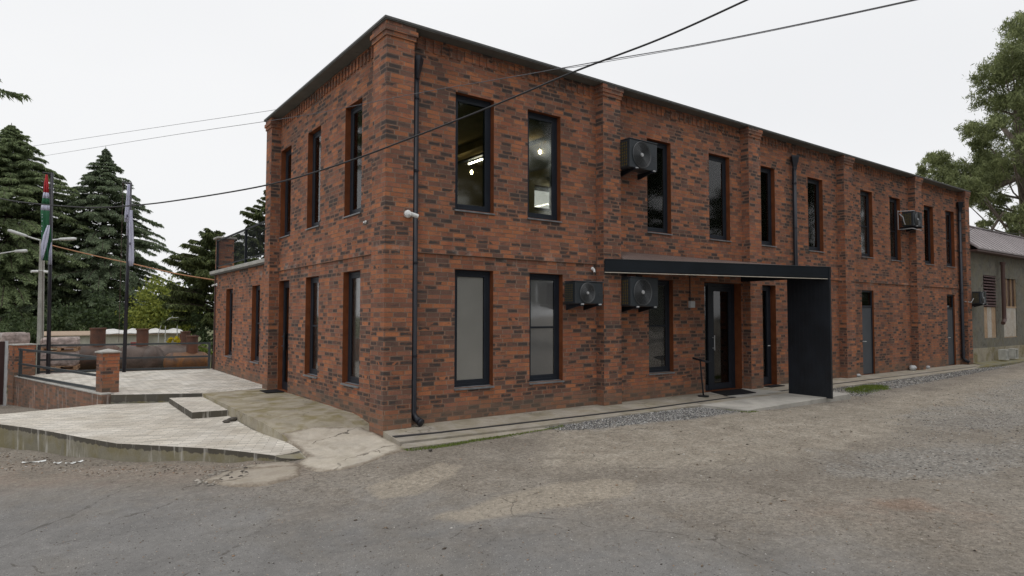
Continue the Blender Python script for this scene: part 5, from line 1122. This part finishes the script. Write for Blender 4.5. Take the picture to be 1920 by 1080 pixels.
EUC=[(37.95, 3.43, 14.77, 0.76), (37.66, 2.28, 14.15, 0.85), (37.81, 3.75, 13.9, 0.7), (38.48, 1.5, 14.63, 0.58), (37.4, 1.96, 15.48, 0.81), (37.58, 1.95, 13.58, 0.75), (37.73, 2.95, 13.41, 0.71), (37.72, 1.71, 15.63, 0.89), (37.25, 2.99, 15.29, 0.89), (36.31, 1.35, 15.22, 0.51), (36.99, 1.39, 15.59, 0.53), (35.3, 1.57, 15.53, 0.63), (35.53, 1.3, 16.53, 0.75), (36.17, 1.45, 16.7, 0.49), (36.33, 1.27, 16.81, 0.63), (35.84, 0.7, 15.06, 0.63), (35.93, 2.14, 14.71, 0.77), (36.6, 1.94, 16.2, 0.48), (38.87, 2.65, 18.25, 0.25), (38.84, 1.97, 17.37, 0.3), (39.12, 2.04, 18.38, 0.43), (38.92, 2.39, 17.45, 0.25), (39.19, 2.63, 17.8, 0.27), (39.29, 2.2, 18.21, 0.42), (39.39, 1.85, 17.78, 0.34), (38.71, 1.73, 18.0, 0.36), (39.45, 1.96, 17.91, 0.38), (36.84, 3.46, 14.76, 0.41), (36.67, 2.65, 14.55, 0.43), (37.42, 2.77, 15.24, 0.31), (36.3, 2.2, 15.04, 0.38), (36.7, 2.38, 15.26, 0.31), (36.7, 2.53, 15.53, 0.4), (36.37, 2.42, 14.9, 0.37), (36.45, 3.05, 15.19, 0.38), (36.81, 2.49, 14.49, 0.46), (34.46, 3.24, 11.44, 0.41), (35.04, 3.31, 11.81, 0.37), (34.36, 3.32, 11.62, 0.46), (35.01, 2.21, 11.52, 0.52), (35.13, 2.22, 11.87, 0.37), (34.06, 2.44, 11.38, 0.57), (35.05, 3.29, 11.53, 0.51), (34.89, 2.14, 11.77, 0.42), (34.88, 2.05, 11.64, 0.45), (38.51, 3.8, 12.25, 0.6), (40.46, 3.12, 13.8, 0.96), (39.2, 3.36, 13.86, 0.63), (39.76, 2.18, 13.36, 0.76), (39.59, 3.88, 12.25, 0.57), (38.73, 2.44, 11.93, 0.56), (40.92, 2.32, 13.1, 0.92), (40.31, 2.72, 12.62, 0.85), (40.33, 4.11, 12.02, 0.76), (33.91, 4.33, 10.22, 0.43), (34.21, 4.61, 10.04, 0.55), (33.88, 4.6, 9.12, 0.56), (34.58, 4.81, 10.1, 0.56), (34.28, 4.02, 8.79, 0.57), (34.7, 4.29, 9.29, 0.48), (33.46, 4.54, 9.5, 0.34), (34.52, 4.25, 9.19, 0.36), (34.54, 4.09, 9.87, 0.48), (34.7, 5.71, 9.62, 0.28), (34.59, 5.29, 9.66, 0.23), (35.14, 5.74, 9.79, 0.24), (35.05, 5.55, 9.52, 0.27), (34.91, 4.98, 9.63, 0.28), (34.49, 5.58, 9.64, 0.29), (34.52, 5.59, 9.88, 0.22), (34.6, 5.38, 9.83, 0.25), (34.52, 5.58, 10.13, 0.24), (35.16, 4.94, 10.46, 0.28), (35.21, 5.36, 10.56, 0.35), (35.06, 4.64, 10.43, 0.3), (35.13, 5.25, 10.3, 0.23), (34.96, 4.99, 10.01, 0.22), (35.08, 4.97, 10.1, 0.34), (35.19, 5.34, 10.59, 0.34), (35.43, 4.95, 10.34, 0.21), (34.99, 4.61, 10.27, 0.22), (36.49, 3.39, 10.41, 0.53), (36.02, 3.46, 10.38, 0.48), (36.49, 4.67, 10.18, 0.55), (36.0, 4.2, 9.78, 0.56), (37.53, 4.26, 9.94, 0.56), (36.48, 2.93, 9.27, 0.67), (36.1, 2.91, 9.97, 0.63), (36.81, 3.42, 9.54, 0.67), (37.2, 3.25, 9.97, 0.66), (39.1, 3.58, 9.49, 0.8), (38.37, 3.9, 9.18, 0.96), (38.54, 3.8, 10.31, 0.92), (38.16, 2.51, 9.48, 0.56), (38.02, 2.99, 9.69, 0.71), (38.52, 3.48, 10.31, 0.98), (37.75, 3.03, 10.1, 0.91), (39.29, 1.9, 10.01, 0.86), (39.63, 1.86, 9.61, 0.96), (35.09, 3.27, 8.16, 0.61), (35.41, 2.79, 9.45, 0.47), (35.79, 3.64, 8.22, 0.61), (35.84, 2.86, 9.01, 0.66), (35.24, 4.03, 8.35, 0.42), (36.01, 3.43, 8.94, 0.5), (35.21, 2.95, 8.67, 0.49), (35.04, 3.4, 8.48, 0.57), (36.38, 2.94, 8.32, 0.43), (37.59, 3.64, 8.0, 0.47), (38.04, 3.03, 7.24, 0.36), (37.71, 2.88, 8.11, 0.43), (37.44, 2.98, 8.15, 0.44), (38.18, 3.15, 8.07, 0.3), (37.01, 3.3, 7.67, 0.43), (37.2, 3.08, 7.46, 0.42), (37.82, 3.64, 8.37, 0.31), (37.96, 3.14, 7.52, 0.44), (35.63, 1.3, 7.12, 0.31), (35.96, 1.81, 6.87, 0.35), (36.07, 1.05, 7.11, 0.29), (35.99, 2.19, 6.92, 0.23), (35.56, 1.59, 6.77, 0.29), (35.82, 2.01, 6.97, 0.36), (35.91, 1.78, 7.28, 0.27), (36.34, 1.81, 6.62, 0.36), (36.18, 1.91, 6.79, 0.36), (34.7, 2.88, 8.82, 0.33), (34.07, 3.69, 8.11, 0.43), (34.66, 4.03, 8.11, 0.31), (34.64, 2.91, 9.15, 0.39), (33.84, 3.18, 8.6, 0.53), (34.19, 2.73, 8.17, 0.41), (34.21, 3.21, 8.65, 0.48), (34.14, 2.87, 8.48, 0.41), (34.6, 3.75, 8.51, 0.42), (33.84, 3.83, 8.73, 0.46), (34.53, 3.98, 8.31, 0.39), (34.56, 4.39, 8.67, 0.28), (33.95, 4.21, 9.18, 0.44), (34.02, 3.83, 8.28, 0.39), (34.7, 4.01, 9.07, 0.33), (34.3, 3.94, 9.39, 0.35), (34.2, 3.91, 8.78, 0.27), (34.45, 4.41, 8.56, 0.36), (39.82, 0.21, 15.9, 1.02), (39.66, 3.0, 15.68, 0.89), (40.63, 2.32, 17.1, 0.87), (39.2, 2.5, 15.89, 0.79), (41.6, 1.45, 14.81, 0.75), (39.42, 1.64, 15.17, 0.76), (39.71, 1.78, 15.25, 0.73), (40.65, 2.19, 15.78, 0.69), (38.72, 1.94, 15.5, 0.7), (39.5, 1.75, 11.36, 1.38), (40.46, 2.11, 10.29, 0.89), (39.53, 0.48, 11.22, 0.82), (40.03, -0.55, 10.67, 1.07), (41.34, 0.73, 11.05, 0.95), (40.81, -0.03, 11.92, 0.84), (40.03, 0.67, 13.18, 0.79), (40.93, 1.34, 10.61, 0.81), (42.2, 1.89, 12.22, 0.91), (39.59, 0.92, 7.72, 0.93), (38.54, 1.03, 6.92, 0.79), (38.72, 0.98, 7.03, 0.9), (38.92, 1.76, 7.57, 0.83), (39.13, 0.72, 6.92, 0.85), (38.99, -0.12, 7.94, 0.69), (37.25, 1.73, 7.05, 0.74), (38.11, 2.12, 6.92, 0.79), (37.97, 0.12, 7.53, 0.6), (35.55, 3.08, 10.74, 0.36), (35.49, 3.02, 10.88, 0.38), (35.33, 2.9, 11.63, 0.31), (35.86, 3.0, 11.36, 0.29), (36.14, 3.48, 11.04, 0.25), (35.41, 3.13, 10.94, 0.34), (35.59, 3.35, 10.87, 0.34), (35.51, 3.17, 10.82, 0.4), (35.66, 3.63, 11.22, 0.37), (35.72, 0.93, 13.19, 0.35), (36.33, 1.64, 12.15, 0.34), (36.31, 1.28, 13.26, 0.53), (36.55, 1.5, 12.79, 0.51), (35.59, 0.76, 13.04, 0.52), (35.81, 1.73, 12.94, 0.34), (36.54, 0.58, 12.97, 0.36), (35.41, 1.07, 12.77, 0.33), (35.91, 1.58, 12.81, 0.44), (34.99, 0.79, 9.96, 0.44), (35.23, 2.27, 9.81, 0.38), (34.81, 1.58, 9.68, 0.34), (35.7, 1.17, 10.43, 0.53), (34.81, 1.26, 10.61, 0.4), (35.52, 1.31, 10.75, 0.41), (35.17, 0.63, 9.91, 0.52), (34.99, 1.69, 10.46, 0.32), (34.95, 0.91, 9.81, 0.45), (34.9, 2.75, 6.49, 0.19), (34.53, 2.95, 6.55, 0.17), (34.89, 2.85, 6.27, 0.15), (34.86, 2.93, 6.56, 0.25), (34.87, 2.68, 6.57, 0.16), (34.59, 2.97, 6.36, 0.2), (34.59, 2.83, 6.55, 0.19), (34.84, 2.58, 6.53, 0.17), (34.71, 2.66, 6.18, 0.2), (34.87, 1.63, 5.98, 0.16), (35.05, 1.26, 6.07, 0.23), (35.08, 1.65, 5.9, 0.14), (34.84, 1.73, 6.04, 0.2), (35.18, 1.78, 6.01, 0.23), (34.86, 1.74, 6.01, 0.19), (34.75, 1.4, 6.24, 0.23), (35.0, 1.9, 5.84, 0.23), (34.78, 1.65, 6.3, 0.17), (39.39, 1.41, 16.89, 0.75), (40.11, 0.61, 17.79, 0.76), (39.58, 0.43, 18.03, 0.62), (39.64, 1.89, 17.2, 0.78), (38.52, 0.95, 17.72, 0.6), (39.66, 0.01, 17.74, 0.49), (38.93, 1.94, 17.9, 0.74), (39.49, 0.74, 18.71, 0.45), (38.47, 0.78, 17.95, 0.54)]
clumps('eucalyptus_tree', (40.97, 2.563, 0.0), EUC, 'leaf_euc', 'tall drooping eucalyptus tree behind the old shed', None, 21, leaf=.25, dens=620, hang=.6, trunk=[([(40.97, 2.563, 2.775), (40.0, 2.32, 6.933), (38.967, 2.312, 10.396), (38.926, 2.463, 13.412)],[.45,.38,.28,.15]),([(37.978, 2.138, 9.345), (37.713, 3.078, 8.884), (37.511, 3.742, 9.564), (37.133, 4.897, 9.869)],[.2,.15,.12,.05]),([(37.966, 2.184, 11.1), (37.799, 2.78, 12.089), (37.639, 3.324, 12.937)],[.16,.1,.05]),([(37.454, 3.925, 9.589), (37.257, 4.529, 10.58), (37.136, 4.889, 10.265)],[.08,.06,.03]),([(37.098, 1.558, 6.596), (36.807, 2.611, 7.264), (36.672, 3.067, 6.443), (36.601, 3.301, 5.884)],[.14,.1,.07,.03])], bark='bark_pale', bprob=.22, wid=.17, gap=.2, clus=.34)
clumps('broadleaf_tree', (0.684, 28.281, -2.0), [(0.52, 28.3, 2.46, 1.26), (1.1, 27.21, 2.18, 1.11), (-0.07, 28.38, 1.9, 0.95), (1.48, 27.15, 1.5, 0.86), (0.65, 27.28, 1.23, 1.23), (0.19, 28.34, 0.94, 0.82), (-0.41, 29.42, 1.07, 0.65), (0.64, 29.3, 3.19, 0.84), (1.91, 29.11, 2.35, 0.71)], 'leaf_yg', 'small rounded yellow green tree between the cedar and the dark tree', None, 22, leaf=.16, dens=420, trunk=[([(0.68,28.28,-2.2),(0.66,28.28,.9)],[.14,.10])], wid=.6, gap=.15)
clumps('distant_tree', (3.205, 33.957, -2.0), [(2.77, 34.03, 3.24, 0.73), (3.42, 33.92, 3.74, 0.8), (3.15, 33.97, 2.75, 0.8), (2.86, 35.03, 4.1, 0.45)], 'leaf_dk', 'dark tree top behind the yellow green tree', None, 23, leaf=.20, dens=200, trunk=[([(3.21,33.96,-2.2),(3.15,33.97,2)],[.14,.10])], wid=.6)
cedar(1.67,21.02,-1.2,6.7,2.3,'leaf_cyp','dark flat layered conifer standing left of the low wing',24,z_first=.38,step=.40,nb=8,droop=.06,cone=.22,grp=None,dens=2.2)
cedar(4.55,23.41,-1.2,9.3,2.7,'leaf_cyp','dark flat layered conifer rising above the roof terrace',34,z_first=.42,step=.55,nb=7,droop=.05,cone=.40,grp=None,dens=2.2)
clumps('bush', (0.89,20.15,-1.6), [(0.89, 20.15, 0.66, 0.4), (1.04, 20.12, 1.28, 0.45), (0.87, 20.15, 1.66, 0.35), (1.03, 19.11, 0.47, 0.39), (1.06, 19.1, 0.9, 0.34), (0.69, 20.18, 1.1, 0.2)], 'leaf_dk', 'dark ivy clad shrub left of the low wing', None, 25, leaf=0.14, dens=190, wid=.6, gap=.1, cat='bush')
clumps('bush', (0.53,23.25,-1.6), [(0.53, 23.25, 0.56, 0.22), (0.36, 23.28, 0.63, 0.16), (0.71, 23.22, 0.31, 0.22)], 'leaf_y', 'bright yellow flowering shrub beside the white building', None, 26, leaf=0.10, dens=190, wid=.6, gap=.1, cat='bush')
clumps('bush', (-5.60,26.62,-1.6), [(-5.6, 26.62, 0.93, 0.66), (-4.94, 26.63, 0.85, 0.66), (-6.05, 26.6, 0.82, 0.66), (-5.38, 28.62, 1.5, 0.82), (-4.67, 28.63, 1.25, 0.76)], 'leaf_dk', 'dark hedge behind the brown gate and pallets', None, 27, leaf=0.14, dens=190, wid=.6, gap=.1, cat='bush')
clumps('bush', (-3.26,30.62,-1.6), [(-3.26, 30.62, 1.49, 1.13), (-2.18, 31.57, 1.53, 1.16), (-1.17, 30.5, 1.48, 1.13), (-0.43, 30.43, 1.19, 0.73), (-3.92, 31.63, 1.53, 1.02), (-1.52, 32.53, 2.2, 1.05)], 'leaf_dk', 'dark undergrowth beneath the middle cedar', None, 28, leaf=0.20, dens=150, wid=.6, gap=.1, cat='bush')
clumps('bush', (0.59,17.15,-1.6), [(0.59, 17.15, -0.04, 0.22), (0.65, 18.16, 0.41, 0.28), (0.69, 17.13, 0.32, 0.18)], 'grass', 'light green grassy mound at the right end of the tanks', None, 29, leaf=0.10, dens=190, wid=.6, gap=.1, cat='bush')
cedar(-1.26,40.53,-2.4,15.3,6.4,'cedar','tall pointed cedar standing between the two flagpoles',31,z_first=.16,step=.36,nb=11,droop=.26,cone=.68,dens=1.05)
cedar(-6.21,40.60,-2.2,15.8,6.4,'cedar2','broad cedar filling the left edge behind the lamp posts',32,z_first=.14,step=.33,nb=13,droop=.25,cone=.50,dens=1.1)
cedar(-9.73,20.17,-1.5,20.0,18.6,'cedar2','cedar whose upper bough enters the picture at the left edge',33,z_first=.53,step=.55,nb=8,droop=.16,cone=1.6,grp=None,dens=.8)
clumps('distant_tree', (-4.96,50.63,-2.3), [(-4.96, 50.63, 1.95, 1.5), (-4.38, 50.63, 1.71, 1.2), (-5.61, 51.62, 1.78, 1.22), (-4.94, 50.63, 1.07, 1.94)], 'leaf_dk', 'distant dark tree seen low between the left cedars', None, 40, leaf=.34, dens=90, wid=.6, gap=.1)
clumps('distant_tree', (-1.81,54.58,-2.3), [(-1.81, 54.58, 1.75, 1.38), (-1.14, 54.55, 1.49, 1.11), (-2.5, 55.6, 1.57, 1.12), (-1.79, 54.58, 0.78, 1.8)], 'leaf_dk', 'distant dark tree seen low behind the first flagpole', None, 41, leaf=.34, dens=90, wid=.6, gap=.1)
clumps('distant_tree', (1.78,52.32,-2.3), [(1.78, 52.32, 1.54, 1.24), (2.48, 52.24, 1.27, 0.99), (1.12, 53.38, 1.36, 1.0), (1.8, 52.31, 0.57, 1.61)], 'leaf_dk', 'distant dark tree seen low behind the middle cedar', None, 42, leaf=.34, dens=90, wid=.6, gap=.1)
clumps('distant_tree', (5.08,55.94,-2.3), [(5.08, 55.94, 1.67, 1.43), (5.85, 55.82, 1.38, 1.14), (4.38, 57.05, 1.47, 1.16), (5.1, 55.93, 0.61, 1.85)], 'leaf_dk', 'distant tree seen low behind the yellow green tree', None, 43, leaf=.34, dens=90, wid=.6, gap=.1)
clumps('distant_tree', (6.95,49.53,-2.3), [(6.95, 49.53, 1.77, 1.5), (7.68, 49.39, 1.5, 1.2), (6.34, 50.67, 1.59, 1.22), (6.97, 49.53, 0.79, 1.94)], 'leaf_dk', 'distant tree seen low beside the low wing', None, 44, leaf=.34, dens=90, wid=.6, gap=.1)
clumps('distant_tree', (9.41,51.06,-2.3), [(9.41, 51.06, 2.25, 1.75), (10.18, 50.87, 1.97, 1.4), (8.78, 52.22, 2.06, 1.42), (9.43, 51.05, 1.21, 2.28)], 'leaf_dk', 'distant tree hidden mostly by the low wing', None, 45, leaf=.34, dens=90, wid=.6, gap=.1)
# trees across the yard, mirrored in the upper panes
for i, (x, y, h_, lab) in enumerate(((12,-26,19,'nearest'),(20,-25,18,'second'),(30,-23,17,'third'),(43,-20,16,'fourth'),(58,-16,15,'fifth'),(76,-12,16,'farthest'),(5,-33,20,'leftmost'))):
    rr_ = random.Random(i); bb = [(x+rr_.uniform(-2.6,2.6), y+rr_.uniform(-2,2), h_*(.12+.85*k/13), rr_.uniform(2.2,3.4)) for k in range(14)]
    clumps('opposite_tree', (x, y, -.2), bb, 'leaf_dk', '%s dark tree across the yard, seen only mirrored in the upper windows' % lab, None, 60+i, leaf=.5, dens=75, trunk=[([(x, y, -.3), (x, y, h_*.5)], [.3, .2])], wid=.6, gap=.1, clus=.6)
# ================================================================ small stuff on the ground
def pebbles(name, n_, fn, size, m, label=None, seed=1, zoff=0.0):
    r = np.random.default_rng(seed); X_, Y_ = fn(r, n_); Z_ = gz(X_, Y_)+0.008*smooth_noise(X_, Y_, 1.1, 3)+zoff
    S_ = r.uniform(*size, (n_, 1)); base = np.array([(1,0,0),(0,1,0),(-1,0,0),(0,-1,0),(0,0,.7),(0,0,-.5)], float)
    fc = np.array([(0,1,4),(1,2,4),(2,3,4),(3,0,4),(1,0,5),(2,1,5),(3,2,5),(0,3,5)])
    an = r.uniform(0, 6.28, n_); ca, sa = np.cos(an), np.sin(an)
    V_ = np.repeat(base[None], n_, 0)*r.uniform(.55, 1.3, (n_, 6, 1))*S_[:, :, None]
    V_ = V_*np.array([1.0, .7, .6]); x = V_[..., 0]*ca[:, None]-V_[..., 1]*sa[:, None]; y = V_[..., 0]*sa[:, None]+V_[..., 1]*ca[:, None]
    V_ = np.stack([x+X_[:, None], y+Y_[:, None], V_[..., 2]+Z_[:, None]+S_*.12], -1).reshape(-1, 3)
    Fc = (fc[None]+np.arange(n_)[:, None, None]*6).reshape(-1, 3)
    return tag(raw_mesh(name, V_, Fc, m), kind='stuff')
def leaf_rand(name, stops, rough=.9):
    m, t, n, l, b = mat(name); g_ = n.new('ShaderNodeNewGeometry'); l.new(ramp(t, g_.outputs['Random Per Island'], stops), b.inputs['Base Color']); b.inputs['Roughness'].default_value = rough; return m
gmix = leaf_rand('crushed_gravel', [(0, (.05,.05,.052)), (.35, (.14,.14,.14)), (.6, (.24,.235,.23)), (.85, (.42,.41,.39)), (1, (.66,.65,.62))])
dmix = leaf_rand('yard_debris', [(0, (.04,.03,.025)), (.3, (.10,.08,.06)), (.6, (.22,.17,.12)), (.8, (.34,.22,.14)), (.93, (.50,.47,.42)), (1, (.6,.58,.55))])
def in_poly(poly, soft=.08):
    P_ = np.array(poly); lo, hi = P_.min(0), P_.max(0)
    def fn(r, n_):
        xs, ys = [], []
        while sum(map(len, xs)) < n_:
            X_, Y_ = r.uniform(lo[0], hi[0], n_), r.uniform(lo[1], hi[1], n_); k_ = (poly_mask(X_, Y_, poly, soft)+.10*smooth_noise(X_, Y_, 6, 77)) > r.uniform(.25, .9, n_); xs.append(X_[k_]); ys.append(Y_[k_])
        return np.concatenate(xs)[:n_], np.concatenate(ys)[:n_]
    return fn
pebbles('gravel', 6500, in_poly([(2.16,-1.16),(6.2,-1.14),(6.3,-2.0),(4.89,-2.05),(3.16,-1.8),(2.23,-1.5)]), (.008, .026), gmix, seed=2)
pebbles('gravel', 5000, in_poly([(10.6,-1.16),(16.1,-1.05),(23.2,-.98),(23.6,-1.3),(16.37,-1.8),(11,-2.1)]), (.01, .03), gmix, seed=3)
pebbles('gravel', 2000, in_poly([(3.2,-5.0),(5.3,-5.2),(8,-3.8),(18,-3.0),(14,-5.9),(7.5,-6.3),(4.9,-6.6),(3.4,-6.1)]), (.006, .020), gmix, seed=4)
pebbles('debris', 9000, lambda r, n_: (r.uniform(-4.5, 16, n_), r.uniform(-8.5, -1.3, n_)), (.003, .013), dmix, seed=5)
pebbles('debris', 420, lambda r, n_: (r.uniform(-3.5, 16, n_), r.uniform(-8.0, -1.4, n_)), (.012, .028), dmix, seed=8)
pebbles('debris', 900, in_poly([(-6,6.5),(-4.94,4.6),(-3.6,1.75),(-2.5,.5),(-1.7,-.5),(-2.4,-.9),(-3.6,.6),(-4.6,1.9),(-6,4)]), (.006, .024), dmix, seed=6)
pebbles('debris', 120, in_poly([(-2.95,-.75),(-2.6,-.35),(-2.2,-.3),(-2.3,-.8),(-2.6,-1.4),(-2.9,-1.1)]), (.02, .045), M['stone'], seed=7)
def stone(p_, r_, label, m='stone', s=(1, .7, .55), name='stone', grp=None, seed=0):
    rr_ = random.Random(seed); mb = MB(); v = []; f = []
    for i in range(6):
        for j in range(8):
            a, b_ = math.pi*(i+.5)/6, 2*math.pi*j/8; k_ = r_*rr_.uniform(.8, 1.15); v.append((p_[0]+k_*s[0]*math.sin(a)*math.cos(b_), p_[1]+k_*s[1]*math.sin(a)*math.sin(b_), p_[2]+r_*s[2]*.8+k_*s[2]*math.cos(a)))
    f = [(i*8+j, i*8+(j+1) % 8, i*8+8+(j+1) % 8, i*8+8+j) for i in range(5) for j in range(8)]+[tuple(range(8))[::-1], tuple(40+j for j in range(8))]
    mb.add(v, f); return tag(mb.build(name, M[m], smooth=True), label, 'stone', grp)
stone((18.55, -.13, 0), .17, 'pale boulder leaning on the wall left of the fifth pilaster', 'lightgrey', seed=1)
stone((19.75, -.12, 0), .10, 'small pale stone on the apron right of the fifth pilaster', 'lightgrey', seed=2)
stone((14.82, -.17, 0), .09, 'small pale stone at the foot of the fourth pilaster', 'lightgrey', seed=3)
stone((-1.64, 3.05, -.15), .07, 'dark lump on the platform edge beside the ramp', 'stone_dk', s=(1.5, .8, .6), seed=4)
stone((-1.76, 2.93, -.15), .05, 'smaller dark lump left of the ramp edge', 'stone_dk', s=(1.5, .8, .6), seed=5)
stone((-.13, -1.55, -.09), .035, 'small brown stone on the road below the corner kerb', 'stone_dk', seed=6)
pebbles('debris', 9, lambda r, n_: (r.uniform(-2.7, -2.25, n_), r.uniform(-1.4, -.45, n_)), (.022, .042), M['stone_dk'], seed=19, zoff=.02)
def scrap(x, y, w_, h_, a, label):
    z = float(gz(x, y))+.014; mb = MB(); c_, s_ = math.cos(a), math.sin(a); v = []
    for i in range(4):
        for j in range(3): u_, q_ = (i/3-.5)*w_, (j/2-.5)*h_; v.append((x+u_*c_-q_*s_, y+u_*s_+q_*c_, z+.012*math.sin(i*2.1+j)))
    mb.add(v, [(i*3+j, i*3+3+j, i*3+4+j, i*3+1+j) for i in range(3) for j in range(2)]); o = mb.build('paper_scrap', M['white']); sm_ = o.modifiers.new('s', 'SOLIDIFY'); sm_.thickness = .003
    tag(o, label, 'litter', 'white scraps by the kerb')
scrap(-4.22, 2.30, .10, .05, -.4, 'leftmost of the three white scraps on the dirt'); scrap(-4.07, 2.11, .13, .03, -.2, 'middle white scrap on the dirt'); scrap(-3.98, 2.14, .14, .03, .4, 'rightmost of the three white scraps on the dirt'); scrap(-4.5, 2.93, .30, .05, -.15, 'long pale strip lying close under the kerb')
# grass tufts
def tufts(name, n_, fn, h_, m, seed):
    r = np.random.default_rng(seed); X_, Y_ = fn(r, n_); Z_ = gz(X_, Y_); P = np.stack([X_, Y_, Z_], 1); dd = np.stack([r.normal(0, .45, n_), r.normal(0, .45, n_), np.ones(n_)], 1)
    dd /= np.linalg.norm(dd, axis=1)[:, None]; D = dd*r.uniform(.4, 1.0, (n_, 1))*h_; W = np.cross(dd, r.normal(0, 1, (n_, 3))); W /= np.linalg.norm(W, axis=1)[:, None]
    return tag(tris(P, D, W*.005, name, m, None), kind='stuff')
tufts('grass', 3600, in_poly([(11.1,-1.75),(11.5,-1.45),(12.4,-1.32),(13.1,-1.45),(12.97,-1.75),(12.3,-2.0),(11.5,-2.08)], .35), .075, M['grass'], 1)
tufts('moss', 1500, in_poly([(-.42,-1.27),(.57,-1.31),(1.48,-1.31),(2.1,-1.31),(2.6,-1.15),(2.5,-1.32),(1.27,-1.42),(.32,-1.46),(-.35,-1.40)]), .035, M['grass'], 2)
tufts('weeds', 900, in_poly([(6.25,-1.3),(6.45,-1.3),(6.6,-2.25),(6.3,-2.2)]), .03, M['grass'], 3)
